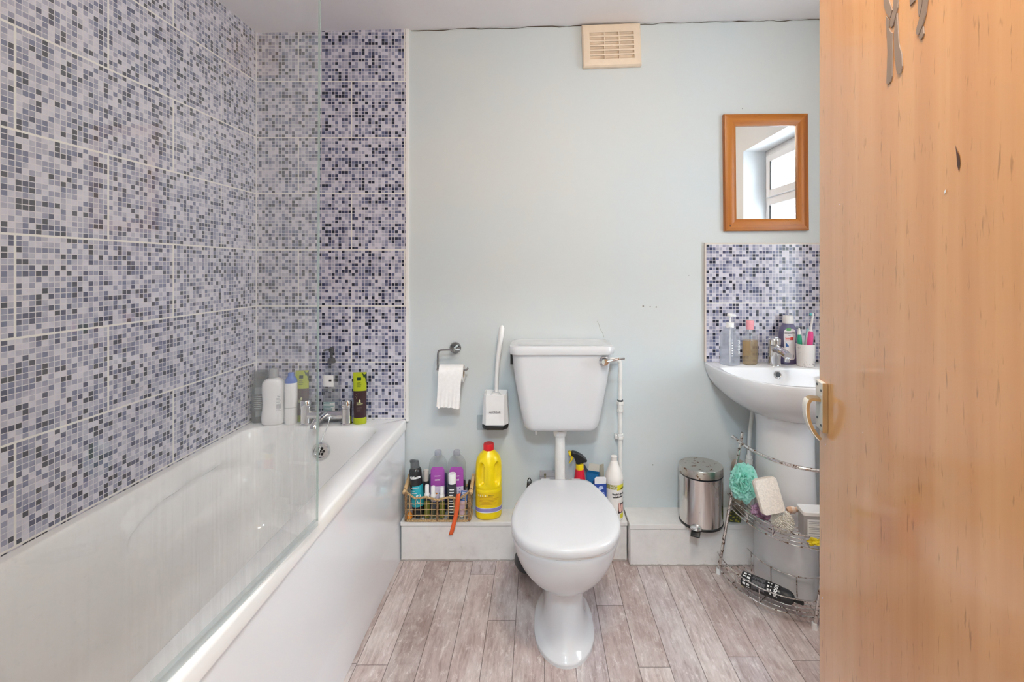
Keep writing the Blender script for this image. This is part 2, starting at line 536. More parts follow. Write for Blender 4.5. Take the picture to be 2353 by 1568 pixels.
struct('floor', box(LX - .1, RX + .3, -3.3, 0.1, -0.06, 0.0), M['floor'], smooth=False)
struct('wall_back', box(LX - .1, RX + .3, 0.0, 0.12, 0.0, 2.5), M['wall'], smooth=False)
struct('wall_left', box(LX - .12, LX, FY - .1, 0.0, 0.0, 2.5), M['tile_left'], smooth=False)
cv = [(LX - .12, FY - .1, ceil_z(LX - .12)), (RX + .3, FY - .1, ceil_z(RX + .3)), (RX + .3, .12, ceil_z(RX + .3)), (LX - .12, .12, ceil_z(LX - .12))]
ceiling = struct('ceiling', (cv + [(x, y, z + .1) for x, y, z in cv], box(0, 1, 0, 1, 0, 1)[1]), M['ceil'], smooth=False)
# right wall with the window opening
WY0, WY1, WZ0, WZ1 = -1.30, -0.60, 0.75, 2.10
struct('wall_right', join(box(RX, RX + .3, FY - .1, WY0, 0, 2.5), box(RX, RX + .3, WY1, 0, 0, 2.5),
                          box(RX, RX + .3, WY0, WY1, 0, WZ0), box(RX, RX + .3, WY0, WY1, WZ1, 2.5)), M['reveal'], smooth=False)
# front wall with the doorway the camera stands in
DX0, DX1, DZ = -0.40, 0.47, 2.0
struct('wall_front', join(box(LX - .1, DX0, FY - .1, FY, 0, 2.5), box(DX1, RX + .3, FY - .1, FY, 0, 2.5), box(DX0, DX1, FY - .1, FY, DZ, 2.5)), M['wall'], smooth=False)
# the hall behind the camera
struct('wall_hall', join(box(-1.4, -1.3, -3.3, FY - .1, 0, 2.5), box(1.3, 1.4, -3.3, FY - .1, 0, 2.5), box(-1.4, 1.4, -3.4, -3.3, 0, 2.5)), M['hall'], smooth=False)
struct('ceiling_hall', box(-1.4, 1.4, -3.4, FY - .1, 2.4, 2.5), M['ceil'], smooth=False)

# tiled panel on the back wall above the bath, and its white edge strip
struct('wall_back_tiling', box(LX, -0.590, -0.010, 0.0, 0.572, 2.40), M['tile_back'], smooth=False)
struct('trim_1', box(-0.590, -0.577, -0.013, 0.0, 0.565, 2.40), M['white'], smooth=False, label='white plastic edge strip beside the tiles')
# pale grout bead in the tiled corner
struct('trim_2', box(LX, LX + .005, -0.015, -0.010, 0.57, 2.31), M['white'], smooth=False)

# low boxing along the back wall, two lengths
def boxing(name, x0, x1, d, h, th):
    return struct(name, join(box(x0, x1, -d + .014, 0, 0, h - th), box(x0, x1, -d, 0, h - th + .001, h), box(x0 + .002, x1 - .002, -d + .004, -d + .014, 0, h - th - .001)), M['boxing'], bevel=0.0015, label='low white painted boxing')
boxing('trim_3', -0.585, 0.381, 0.107, 0.168, 0.018)
boxing('trim_4', 0.385, RX, 0.140, 0.175, 0.020)
# crack where the ceiling meets the back wall
random.seed(4)
cpts = []
for i in range(60):
    x = -0.57 + i * 0.035
    cpts.append((x, -0.002, ceil_z(x) - 0.003 + random.uniform(-.004, .003)))
mk('crack', tube(cpts, 0.0022, 5, rs=[random.uniform(.0006, .0028) for _ in cpts]), plain('dark_crack', lin('#5c5148'), 0.9), ceiling)

# window in the right wall: frame, top opener, frosted lower pane
wx = 1.66
win = struct('window_1', join(box(wx, wx + .06, WY0, WY0 + .05, WZ0, WZ1), box(wx, wx + .06, WY1 - .05, WY1, WZ0, WZ1),
                              box(wx, wx + .06, WY0 + .05, WY1 - .05, WZ0, WZ0 + .05), box(wx, wx + .06, WY0 + .05, WY1 - .05, WZ1 - .05, WZ1),
                              box(wx, wx + .06, WY0 + .05, WY1 - .05, 1.70, 1.76)), M['upvc'], bevel=0.004, label='white window with a top opener')
a0, a1 = WY0 + .045, WY1 - .045
mk('window_sash', join(box(wx - .018, wx + .03, a0, a0 + .055, 1.755, 2.055), box(wx - .018, wx + .03, a1 - .055, a1, 1.755, 2.055),
                       box(wx - .018, wx + .03, a0 + .055, a1 - .055, 1.755, 1.805), box(wx - .018, wx + .03, a0 + .055, a1 - .055, 2.005, 2.055)), M['upvc'], win, bevel=0.004)
mk('window_gasket', join(box(wx - .0185, wx - .010, a0 + .055, a0 + .062, 1.805, 2.005), box(wx + .005, wx + .012, a0 + .005, a0 + .012, WZ0 + .05, 1.70)), M['rubber'], win, smooth=False)
M['pane'] = clear('window_pane', (0.97, 0.98, 0.98))
M['frost'] = clear('frosted_pane', (0.95, 0.96, 0.97), rough=0.25, make=lambda t: t.ramp(t.noise(t.coord(), 90, 4, 0.7), [(0.4, (0.15, 0.15, 0.15)), (0.6, (0.6, 0.6, 0.6))]), hazecol=(0.9, 0.92, 0.94))
mk('window_pane', box(wx + .004, wx + .010, a0 + .05, a1 - .05, 1.80, 2.01), M['pane'], win, smooth=False)
mk('window_pane', box(wx + .024, wx + .030, WY0 + .045, WY1 - .045, WZ0 + .045, 1.705), M['frost'], win, smooth=False)

# bathroom ceiling lamp, and an unseen lamp added in the hall for fill
def ceiling_lamp(x, y, z, strength, color, label, cat='lamp'):
    t = thing('ceiling_light', label, cat, (x, y, z))
    mk('base', lathe([(.001, 0), (.15, 0), (.15, -.02), (.14, -.028), (.001, -.028)], 48), M['white'], t)
    e = NT('lit_lamp_glass'); e.set(color=(.8, .8, .8), emis=color, estr=strength, rough=.4)
    mk('lamp_shade', lathe([(.135, -.028), (.133, -.045), (.12, -.070), (.095, -.088), (.055, -.10), (.001, -.104)], 48), e.m, t)
    return t
ceiling_lamp(0.25, -1.52, ceil_z(0.10), CEIL_LAMP, (1.0, 0.875, 0.715), 'round white ceiling lamp with a lit dome in the bathroom')
ceiling_lamp(0.0, -2.6, 2.4, HALL_FILL, (0.70, 0.88, 1.0), 'added fill lamp with a lit dome, unseen in the hall')

# little marks on the back wall: old screw holes, specks and a hairline crack
wb = bpy.data.objects['wall_back']
def wall_mark(px, py, r): return mv(lathe([(.0001, 0), (r, 0), (.0001, .0004)], 10), rx=PI / 2, x=(px - 1236) / 512, y=0.0, z=1.248 + (617 - py) / 512)
random.seed(5)
mk('screw_holes', join(*[wall_mark(a, b, r) for a, b, r in ((1478, 704, .004), (1494, 705, .0028), (1508, 706, .0035), (1583, 633, .0022), (1706, 250, .002), (1500, 1069, .003), (1256, 1095, .003))]), plain('dark_speck', lin('#8a8680'), .8), wb)
mk('hairline_crack', tube([((a - 1236) / 512, -.0002, 1.248 + (617 - b) / 512) for a, b in ((1372, 738), (1377, 748), (1379, 757), (1385, 766), (1388, 776))], .0008, 5), plain('grey_crack', lin('#a8a59f'), .8), wb)

# ------------------------------------------------------------------ bath
bath = thing('bathtub', 'white built-in bathtub with a glossy side panel along the mosaic wall', 'bathtub', (-0.92, -0.9, 0))
def rel(g): return mv(g, 0.92, 0.9, 0)
bx0, bx1, by0, by1 = LX + .001, -0.5865, FY + .004, -0.0105
rings = []
def bring(x0, x1, y0, y1, r, z): rings.append(rrect(x0, x1, y0, y1, r, z, 8, 56))
bring(bx0, bx1, by0, by1, .010, .532)
bring(bx0, bx1, by0, by1, .010, .564)
bring(bx0 + .002, bx1 - .003, by0 + .002, by1, .010, .571)
bring(bx0 + .004, bx1 - .009, by0 + .004, by1, .010, .574)
bring(-1.228, -.664, -1.72, -.100, .075, .574)
bring(-1.225, -.668, -1.715, -.104, .073, .572)
bring(-1.221, -.673, -1.705, -.110, .070, .564)
bring(-1.218, -.677, -1.695, -.114, .070, .550)
for k in range(1, 21):
    t = k / 20
    bring(-1.218 + .030 * t, -.677 - .030 * t, -1.695 + .26 * t, -.114 - .035 * t, .07 + .03 * t, .55 - .34 * t)
bring(-1.180, -.715, -1.42, -.158, .10, .185)
bring(-1.165, -.730, -1.40, -.172, .10, .168)
bring(-1.145, -.750, -1.375, -.192, .10, .158)
bring(-1.115, -.780, -1.34, -.225, .09, .153)
bring(-1.02, -.875, -1.20, -.36, .06, .150)
tv, tf = loft(rings, cap0=False)
tv2 = []
for x, y, z in tv:                        # shallow elbow rest pressed into both long sides
    if .2 < z < .56 and -1.69 < y < -.12:
        q = ((y + .43) / .27) ** 2 + ((z - .420) / .080) ** 2
        s = max(0.0, min(1.0, (1.10 - q) / .30)); s = s * s * (3 - 2 * s)
        if x < -1.12: x -= .024 * s
        elif x > -.72: x += .020 * s
    tv2.append((x, y, z))
mk('tub', rel((tv2, tf)), M['bath'], bath, angle=50)
ppoly = [(-.604, .529), (-.5925, .529), (-.5925, .15), (-.587, 0.001), (-.604, 0.001)]
pv = [(x, by0, z) for x, z in ppoly] + [(x, -.016, z) for x, z in ppoly]
mk('side_panel', rel((pv, prism(ppoly, 0, 1)[1])), M['panel'], bath, smooth=False)
# overflow on the tap end
ov = mv(lathe([(.001, 0), (.034, 0), (.037, .004), (.034, .009), (.027, .009), (.025, .004), (.001, .004)], 40), rx=PI / 2)
mk('overflow', rel(mv(ov, -.915, -.124, .478)), M['chrome'], bath)
holes = [mv(lathe([(.001, 0), (.0055, 0), (.0055, .0012), (.001, .0012)], 16), rx=PI / 2, x=-.915 + .0135 * math.cos(a), y=-.1285, z=.478 + .0135 * math.sin(a)) for a in [i * PI / 3 for i in range(6)]]
holes.append(mv(lathe([(.001, 0), (.005, 0), (.005, .0012), (.001, .0012)], 16), rx=PI / 2, x=-.915, y=-.1285, z=.478))
mk('overflow_holes', rel(join(*holes)), M['black'], bath)
chain = crom([(-.893, -.098, .612), (-.890, -.102, .602), (-.894, -.108, .578), (-.910, -.120, .53), (-.914, -.134, .495), (-.915, -.136, .48)], 8)
beads = join(*[mv(lathe([(.0002, -.0022), (.0016, -.0015), (.0022, 0), (.0016, .0015), (.0002, .0022)], 8), *p) for p in chain])
mk('plug_chain', rel(join(beads, tube(chain, .0007, 5))), M['chrome'], bath)

# bath mixer tap on the ledge
tap = thing('bath_tap', 'chrome bath mixer tap on the end ledge of the bathtub', 'tap', (-.915, -.074, .5745))
for s in (-1, 1):
    mk('valve', mv(lathe([(.001, 0), (.024, 0), (.025, .004), (.0215, .008), (.0215, .068), (.0225, .070), (.0225, .098), (.019, .104), (.001, .105)], 36), x=.088 * s), M['chrome'], tap)
mk('body', join(mv(lathe([(.001, -.088), (.018, -.088), (.018, .088), (.001, .088)], 28), ry=PI / 2, z=.040)), M['chrome'], tap)
mk('spout', tube(crom([(0, -.005, .042), (0, -.035, .046), (0, -.075, .043), (0, -.105, .030), (0, -.112, .018)], 6), .015, 18, rs=None), M['chrome'], tap)
mk('lever', mv(tube([(0, 0, .098), (.004, -.012, .102), (.006, -.030, .104)], .005, 10), x=.088), M['chrome'], tap)
mk('valve_seam', mv(lathe([(.0218, .0685), (.0222, .0690), (.0222, .0705), (.0218, .071)], 36), x=.088), M['blackmatt'], tap)

# ------------------------------------------------------------------ shower screen
def limescale(t):
    c = t.coord()
    z = t.xyz(c)
    streak = t.noise(c, 1.0, 4, 0.65, 0.15, (60, 60, 2.0))
    streak = t.ramp(streak, [(0.50, (0, 0, 0)), (0.72, (1, 1, 1))])
    low = t.new('ShaderNodeMapRange'); t.l.new(z[2], low.inputs[0])
    low.inputs[1].default_value = 0.62; low.inputs[2].default_value = 0.0; low.inputs[3].default_value = 0.0; low.inputs[4].default_value = 1.0
    edge = t.new('ShaderNodeMapRange'); t.l.new(z[1], edge.inputs[0])
    edge.inputs[1].default_value = -0.55; edge.inputs[2].default_value = 0.0; edge.inputs[3].default_value = 0.15; edge.inputs[4].default_value = 1.0
    k = t.math('MULTIPLY', t.math('MULTIPLY', streak, low.outputs[0]), edge.outputs[0])
    fog = t.math('MULTIPLY', t.noise(c, 5, 4, 0.6), 0.06)
    fine = t.math('MULTIPLY', t.ramp(t.noise(c, 110, 3, 0.7), [(0.6, (0, 0, 0)), (0.75, (1, 1, 1))]), 0.05)
    return t.math('MINIMUM', t.math('ADD', t.math('ADD', t.math('MULTIPLY', k, 0.30), fog), t.math('ADD', fine, 0.005)), 0.8)
M['screen'] = clear('limescaled_screen_glass', (0.975, 0.985, 0.98), rough=0.015, make=limescale, hazecol=(0.92, 0.93, 0.92))
M['glassedge'] = clear('green_glass_edge', (0.72, 0.84, 0.80), haze=0.35, hazecol=(0.66, 0.78, 0.74))
E = Vector((-.577, -.853)); dirs = Vector((-.066, -1.0)).normalized(); nrm = Vector((-dirs.y, dirs.x))
scr = thing('shower_screen', 'clear glass shower screen with limescale streaks standing on the bath rim', 'shower screen', (E.x, E.y, .578))
def spt(s, d, z):                         # s along the screen from its free edge, d across, z above the rim; leans a little
    p = dirs * s + nrm * d
    return (p.x + .007 * (z / 1.4), p.y, z)
def sbox(s0, s1, d0, d1, z0, z1):
    return [spt(s, d, z) for z in (z0, z1) for s, d in ((s0, d0), (s1, d0), (s1, d1), (s0, d1))], box(0, 1, 0, 1, 0, 1)[1]
mk('glass_panel', sbox(0.002, .93, -.0025, .0025, .012, 1.44), M['screen'], scr, smooth=False)
mk('glass_edge', sbox(0.0, .002, -.0028, .0028, .010, 1.44), M['glassedge'], scr, smooth=False)
M['seal'] = clear('clear_seal_strip', (0.86, 0.90, 0.90), haze=0.25, hazecol=(.75, .8, .8), rough=.1)
mk('seal_strip', sbox(0.004, .93, -.005, .005, .0, .016), M['seal'], scr, smooth=False)
mk('wall_channel', sbox(.928, .96, -.012, .012, .0, 1.45), M['chrome'], scr, bevel=.002)

# ------------------------------------------------------------------ toilet
TX = .090
wc = thing('toilet', 'white toilet with low-level cistern, closed lid and chrome flush lever', 'toilet', (TX, -.40, 0))
def wr(g): return mv(g, -TX, .40, 0)
def egg(yc, f, b, hw, z, nf=2.0, nb=2.0, seg=64, cx=TX):
    out = []
    for i in range(seg):
        t = 2 * PI * i / seg
        c, s = math.cos(t), math.sin(t)
        n = nf if s < 0 else nb
        ry = (yc - f) if s < 0 else (b - yc)
        out.append((cx + hw * math.copysign(abs(c) ** (2 / n), c), yc + ry * math.copysign(abs(s) ** (2 / n), s), z))
    return out
# pan: foot with a flange, slim column, round bowl   (widest y, front y, back y, half width, z)
pan = [(-.47, -.628, -.27, .103, 0), (-.47, -.628, -.27, .103, .010), (-.47, -.622, -.27, .098, .018), (-.46, -.606, -.27, .084, .036), (-.46, -.594, -.27, .073, .062),
       (-.46, -.584, -.27, .067, .10), (-.46, -.578, -.26, .065, .15), (-.46, -.580, -.25, .068, .18), (-.46, -.592, -.24, .080, .200), (-.48, -.622, -.23, .106, .222),
       (-.50, -.656, -.22, .132, .252), (-.51, -.684, -.21, .152, .288), (-.52, -.702, -.20, .165, .325), (-.53, -.712, -.20, .173, .36), (-.54, -.716, -.20, .177, .385), (-.54, -.714, -.20, .175, .392)]
pan_s = smoothprof([(a[4],) + a[:4] for a in pan], 4)
mk('pan', wr(loft([egg(q[1], q[2], q[3], q[4], q[0], 2.0, 2.6) for q in pan_s])), M['ceramic'], wc, angle=60)
for px, py, pz in ((.020, -.392, .020), (.014, -.472, .021), (.168, -.482, .020)):
    mk('screw_cap', wr(mv(lathe([(.001, 0), (.0075, 0), (.007, .006), (.001, .008)], 16), px, py, pz)), plain('dark_screw', lin('#3a2a22'), .5), wc)
half = [(-.276, .0), (-.276, .080), (-.286, .103), (-.330, .128), (-.400, .153), (-.470, .171), (-.545, .178), (-.605, .171), (-.655, .150), (-.695, .112), (-.718, .062), (-.726, .0)]
def lidring(sc, z, dy=0.0):
    hs = [half[1]] + [tuple(p) for p in crom([(a, b, 0) for a, b in half[2:]], 5)] if False else [p[:2] for p in crom([(a, b, 0) for a, b in half[1:]], 5)]
    cy = -.50
    R = [(TX + w, y) for y, w in hs]; L = [(TX - w, y) for y, w in reversed(hs[:-1])]
    return [(TX + (x - TX) * sc, cy + (y - cy) * sc + dy, z) for x, y in R + L]
mk('seat', wr(loft([lidring(.93, .3925), lidring(.95, .3935), lidring(.95, .402), lidring(.93, .404)])), M['white'], wc, angle=50)
mk('lid', wr(loft([lidring(.955, .4045), lidring(.992, .4052), lidring(1.0, .409), lidring(1.0, .421), lidring(.992, .4275), lidring(.972, .4315), lidring(.90, .4335), lidring(.5, .4345)])), M['ceramic'], wc, angle=50)
for s in (-1, 1):
    mk('hinge', wr(box(TX + s * .06 - .018, TX + s * .06 + .018, -.275, -.245, .392, .418)), M['white'], wc, bevel=.004)
# cistern
CX = .097
cis = [(.574, .130, .045), (.575, .142, .056), (.580, .150, .063), (.592, .157, .068), (.62, .163, .071), (.68, .174, .076), (.76, .188, .082), (.84, .199, .088), (.896, .204, .091)]
crings = [rrect(CX - hw, CX + hw, -.108 - hd, -.108 + hd, min(.045, hd * .8), z, 8) for z, hw, hd in cis]
cist = mk('cistern', wr(loft(crings)), M['ceramic'], wc, angle=50)
lid = [(.896, .205, .094), (.898, .213, .101), (.903, .216, .103), (.922, .216, .103), (.930, .213, .101), (.9335, .205, .094), (.9335, .196, .086), (.932, .190, .082)]
mk('cistern_lid', wr(loft([rrect(CX - hw, CX + hw, -.108 - hd, -.108 + hd, .04, z, 8) for z, hw, hd in lid])), M['ceramic'], cist, angle=40)
LVX, LVZ = .268, .873
lv = mk('flush_lever', wr(join(mv(lathe([(.001, 0), (.020, 0), (.020, .006), (.015, .010), (.013, .022), (.014, .026), (.013, .034), (.001, .035)], 28), rx=PI / 2, x=LVX, y=-.197, z=LVZ),
                     tube(crom([(LVX, -.226, LVZ + .002), (LVX + .025, -.228, LVZ + .006), (LVX + .055, -.226, LVZ + .013), (LVX + .078, -.222, LVZ + .014)], 5), .005, 10, rs=None),
                     )), M['chrome'], cist)
mk('side_slot', wr(box(CX - .2125, CX - .190, -.135, -.115, .845, .888)), M['black'], cist, smooth=False)
mk('drip_nib', wr(mv(lathe([(.001, -.03), (.003, -.028), (.006, 0), (.001, 0)], 10), CX - .105, -.13, .576)), M['white'], cist)
mk('flush_pipe', wr(join(tube(crom([(.094, -.105, .58), (.094, -.105, .45), (.094, -.106, .36), (.093, -.13, .325), (.09, -.19, .315), (.09, -.23, .315)], 6), .0215, 24))), M['whitepaint'], wc)
mk('pipe_collar', wr(mv(lathe([(.001, .535), (.024, .535), (.028, .542), (.029, .560), (.026, .564), (.026, .5735), (.001, .5735)], 32), .094, -.105, 0)), M['white'], wc)
mk('pipe_gasket', wr(mv(lathe([(.0255, .5615), (.0285, .5625), (.0285, .567), (.0255, .568)], 32), .094, -.105, 0)), plain('brown_gasket', lin('#6a5a48'), .7), wc)
mk('waste_pipe', wr(tube(crom([(.09, -.25, .13), (.05, -.235, .12), (-.005, -.215, .09), (-.04, -.19, .06), (-.05, -.165, .05)], 5), .048, 20)), M['blackmatt'], wc)

# painted supply pipe beside the cistern
sp = thing('water_pipe', 'white painted water pipe running up the wall beside the cistern', 'pipe', (.364, -.030, .168))
mk('pipe', tube(crom([(.364 - .364, 0, .005), (0, 0, .3), (0, 0, .60), (0, 0, .655), (-.006, -.004, .672), (-.02, -.008, .678), (-.048, -.010, .678)], 5), .0095, 14), M['whitepaint'], sp)
for z0, z1, r in ((.325, .338, .016), (.338, .348, .013), (.445, .458, .015), (.458, .478, .013), (.478, .492, .0165)):
    mk('fitting', lathe([(.001, z0), (r, z0), (r, z1), (.001, z1)], 6 if r > .014 else 20), M['whitepaint'], sp, bevel=.001)
mk('pipe_clip', box(-.022, .012, 0.0, .029, .322, .342), M['whitepaint'], sp, bevel=.003)
mk('dark_ring', lathe([(.001, .4925), (.0125, .4925), (.0125, .4985), (.001, .4985)], 20), M['blackmatt'], sp)

# ------------------------------------------------------------------ wash basin on its pedestal
BX = 1.02
bs = thing('wash_basin', 'white pedestal wash basin below the mosaic splashback', 'basin', (BX, -.2, 0))
def br(g): return mv(g, -BX, .2, 0)
def dshape(hw, depth, z, back=-.003, n=2.35, seg=36, inset=0.0):
    """bow-fronted outline: straight back, curved front"""
    out = []
    ye = back - min(.09, depth * .22)
    for i in range(seg + 1):
        t = PI + PI * i / seg
        c, s = math.cos(t), math.sin(t)
        out.append((BX + hw * math.copysign(abs(c) ** (2 / n), c), ye + (depth + back * 0 - (back - ye)) * -abs(s) ** (2 / n), z))
    nb = 12
    x1, x0 = BX + hw - .006, BX - hw + .006
    for i in range(nb + 1):
        t = i / nb
        out.append((x1 + (x0 - x1) * t, back, z))
    return out
outer = [(.655, .135, .30), (.660, .150, .325), (.675, .178, .355), (.70, .212, .392), (.73, .240, .422), (.765, .262, .445), (.80, .275, .457), (.822, .280, .462), (.8275, .279, .461), (.829, .276, .458)]
brings = [dshape(hw, d, z) for z, hw, d in outer]
def bowl(hw, d, z, back): return dshape(hw, d, z, back, 2.3)
brings += [bowl(.258, .322, .829, -.118), bowl(.254, .316, .8265, -.121), bowl(.250, .309, .818, -.124), bowl(.238, .29, .79, -.130), bowl(.215, .262, .755, -.139), bowl(.175, .22, .722, -.155), bowl(.11, .15, .703, -.185), bowl(.04, .06, .697, -.225)]
mk('basin', br(loft(brings)), M['basin'], bs, angle=50)
ped = [(0.0, .108, -.345, -.10), (.01, .109, -.346, -.10), (.30, .103, -.335, -.10), (.46, .099, -.325, -.10), (.60, .098, -.32, -.10), (.65, .104, -.325, -.10), (.70, .12, -.33, -.10)]
prs = []
for z, hw, f, b in smoothprof(ped, 3):
    prs.append(egg(-.225, f, b, hw, z, 2.2, 2.4, 56, BX - .03))
mk('pedestal', br(loft(prs)), M['basin'], bs, angle=50)
ofl = mv(lathe([(.010, 0), (.0145, 0), (.0155, .003), (.0135, .005), (.011, .004), (.010, .001)], 28), rx=PI / 2 - .25)
mk('overflow', br(mv(ofl, BX - .012, -.1285, .800)), M['chrome'], bs)
mk('overflow_hole', br(mv(lathe([(.001, 0), (.0115, 0), (.0115, .0025), (.001, .0025)], 24), rx=PI / 2 - .25, x=BX - .012, y=-.1285, z=.800)), M['black'], bs)
mk('plug_hole', br(mv(lathe([(.001, .6975), (.022, .6975), (.022, .7), (.001, .7)], 24), BX, -.245, 0)), M['chrome'], bs)

bt = thing('basin_tap', 'chrome single-lever tap on the back of the wash basin', 'tap', (1.025, -.070, .8294))
mk('body', lathe([(.001, 0), (.0275, 0), (.0275, .003), (.0265, .004), (.0255, .085), (.001, .085)], 40), M['chrome'], bt)
mk('lever', join(lathe([(.001, .0865), (.0255, .0865), (.0265, .112), (.020, .119), (.001, .120)], 36), mv(box(-.010, .010, -.034, .0, .108, .122), rx=-.12)), M['chrome'], bt, bevel=.003)
sp_pts = crom([(0, -.010, .068), (0, -.045, .070), (0, -.085, .064), (0, -.108, .058)], 5)
mk('spout', tube(sp_pts, .016, 20, rs=[.0195 - .004 * i / len(sp_pts) for i in range(len(sp_pts))]), M['chrome'], bt)
mk('aerator', mv(lathe([(.001, -.012), (.011, -.012), (.011, .004), (.001, .004)], 20), 0, -.100, .045), M['chrome'], bt)

# basin supply pipe
bp = thing('water_pipe', 'white painted water pipe with a valve beside the basin pedestal', 'pipe', (.928, -.045, .176))
mk('pipe', tube(crom([(0, 0, .002), (0, 0, .18), (0, 0, .28), (.002, 0, .34), (.009, -.002, .41), (.015, -.003, .455), (.016, -.003, .470)], 5), .0085, 14), M['whitepaint'], bp)
mk('valve', join(lathe([(.001, .215), (.017, .215), (.017, .235), (.001, .235)], 6), lathe([(.001, .236), (.014, .236), (.014, .252), (.001, .252)], 20)), M['whitepaint'], bp, bevel=.001)
mk('dark_nut', lathe([(.001, .185), (.014, .185), (.014, .213), (.001, .213)], 6), M['blackmatt'], bp, bevel=.001)

# splashback
sb = thing('splashback', 'blue mosaic tiled splashback on the wall above the basin', 'splashback', (1.0, 0, .828))
mk('tiles', mv(box(.752, 1.30, -.010, -.0005, .8305, 1.3575), -1.0, 0, -.828), M['tile_splash'], sb, smooth=False)
sb.children[0].data.transform(Matrix.Translation((1.0, 0, .828))); sb.children[0].location = (-1.0, 0, -.828)
mk('edge_strip', mv(join(box(.745, .752, -.012, -.0005, .8305, 1.362), box(.752, 1.30, -.012, -.0005, 1.3575, 1.362)), -1.0, 0, -.828), plain('beige_edge_strip', lin('#cfc3ba'), .4), sb, smooth=False)

# ------------------------------------------------------------------ mirror, vent
mr = thing('wall_mirror', 'rectangular mirror in an orange pine frame on the back wall', 'mirror', (1.017, -.0005, 1.676), (0, rad(-.55), 0))
MW, MH, FW = .1875, .2605, .053
def mitre(pts): return pts
def frame_piece(side):
    # profile across the frame: outer edge, rounded face, inner edge   (d from outside, y)
    pr = [(0, 0), (0, -.016), (.003, -.020), (.012, -.023), (.030, -.023), (.046, -.020), (.053, -.015), (.053, 0)]
    ringA, ringB = [], []
    for d, y in pr:
        if side == 'left': ringA.append((-MW + d, y, -MH + d)); ringB.append((-MW + d, y, MH - d))
        if side == 'right': ringA.append((MW - d, y, -MH + d)); ringB.append((MW - d, y, MH - d))
        if side == 'top': ringA.append((-MW + d, y, MH - d)); ringB.append((MW - d, y, MH - d))
        if side == 'bottom': ringA.append((-MW + d, y, -MH + d)); ringB.append((MW - d, y, -MH + d))
    return loft([ringA, ringB])
fr = mk('frame_stile', frame_piece('left'), M['pine'], mr, angle=30)
mk('frame_stile', frame_piece('right'), M['pine'], mr, angle=30)
mk('frame_rail', frame_piece('top'), M['pine_h'], mr, angle=30)
mk('frame_rail', frame_piece('bottom'), M['pine_h'], mr, angle=30)
mk('frame_knot', mv(lathe([(.0001, 0), (.006, 0), (.0001, .0006)], 16), rx=PI / 2, x=-.165, y=-.0228, z=-.238), plain('pine_knot', lin('#5b3210'), .4), fr)
mk('mirror_glass', box(-MW + FW - .004, MW - FW + .004, -.010, -.004, -MH + FW - .004, MH - FW + .004), M['mirror'], mr, smooth=False)

vt = thing('air_vent', 'cream plastic louvred air vent high on the back wall', 'vent', (.328, -.0005, 2.241), (0, rad(-2.0), 0))
vw, vh = .1305, .095
ringsv = [rrect(-vw, vw, -vh, vh, .003, z, 3) for z in (0, .016)]
inn = [rrect(-vw + .006, vw - .006, -vh + .006, vh - .006, .003, .024, 3), rrect(-vw + .018, vw - .018, -vh + .018, vh - .018, .003, .026, 3)]
fr_o = ringsv + inn + [rrect(-.098, .098, -.063, .060, .002, .026, 3), rrect(-.098, .098, -.063, .060, .002, .006, 3)]
mk('frame', mv(loft(fr_o), rx=PI / 2), M['cream'], vt, angle=30)
lou = []
for r in range(6):
    z = -.055 + r * .0205
    lou.append(mv(box(-.098, .098, -.0011, .0011, -.010, .010), rx=rad(38), y=-.016, z=z + .004))
    lou.append(box(-.098, .098, -.0262, -.021, z - .0095 + .0205 - .0035, z + .0145))
lou.append(box(-.0345, -.031, -.0258, -.008, -.063, .060)); lou.append(box(.031, .0345, -.0258, -.008, -.063, .060))
mk('louvres', join(*lou), M['cream'], vt, smooth=False)

# ------------------------------------------------------------------ door, standing open on the right
ang = rad(13)
HX, HY = .416, -1.876
door = struct('door_1', box(0, .762, 0, .036, .008, 1.985), M['door'], smooth=False, bevel=.002, label='orange wood veneer door standing open')
# local x from the free edge to the hinge, local y into the door's thickness, away from the visible face
fe = Vector((.587, -2.043 + .95, 0))
dx = Vector((-math.sin(ang), -math.cos(ang), 0)); dy = Vector((math.cos(ang), -math.sin(ang), 0))
DM = Matrix(((dx.x, dy.x, 0, fe.x), (dx.y, dy.y, 0, fe.y), (dx.z, dy.z, 1, 0), (0, 0, 0, 1)))
door.matrix_world = DM
def door_pt(px, py):
    k = (px - 1236) / 1046
    s = (k * .95 - .587) / (k * math.cos(ang) - math.sin(ang))
    d = .95 - s * math.cos(ang)
    return s, 1.248 + (617 - py) * d / 1046
HZ = .972
hd = mk('door_handle', rrect_prism if False else box(.006, .046, -.009, .0, HZ - .052, HZ + .046), M['satinwhite'], door, bevel=.002)
mk('backplate_edge', box(.0455, .0475, -.0095, -.0005, HZ - .0525, HZ + .0465), M['brass'], hd, smooth=False)
for sx, sz in ((.016, .038), (.037, .030), (.016, -.030), (.037, -.040)):
    mk('screw', mv(lathe([(.001, 0), (.0028, 0), (.0024, .001), (.001, .0012)], 14), rx=PI / 2, x=sx, y=-.009, z=HZ + sz), M['blackmatt'], hd)
def flatbar(pts, w, th):
    """bent flat bar in local x (across) lying along pts (y,z)"""
    R = []
    for i, (y, z, x0) in enumerate(pts):
        a = pts[min(i + 1, len(pts) - 1)]; b = pts[max(i - 1, 0)]
        ty, tz = a[0] - b[0], a[1] - b[1]; l = math.hypot(ty, tz) or 1
        ny, nz = -tz / l * th, ty / l * th
        R.append([(x0 - w, y - ny, z - nz), (x0 + w, y - ny, z - nz), (x0 + w, y + ny, z + nz), (x0 - w, y + ny, z + nz)])
    return loft(R)
lev = [(-.008, .010), (-.020, .0105), (-.027, .009), (-.0315, .001), (-.0325, -.014), (-.030, -.032), (-.024, -.048), (-.016, -.061), (-.009, -.069)]
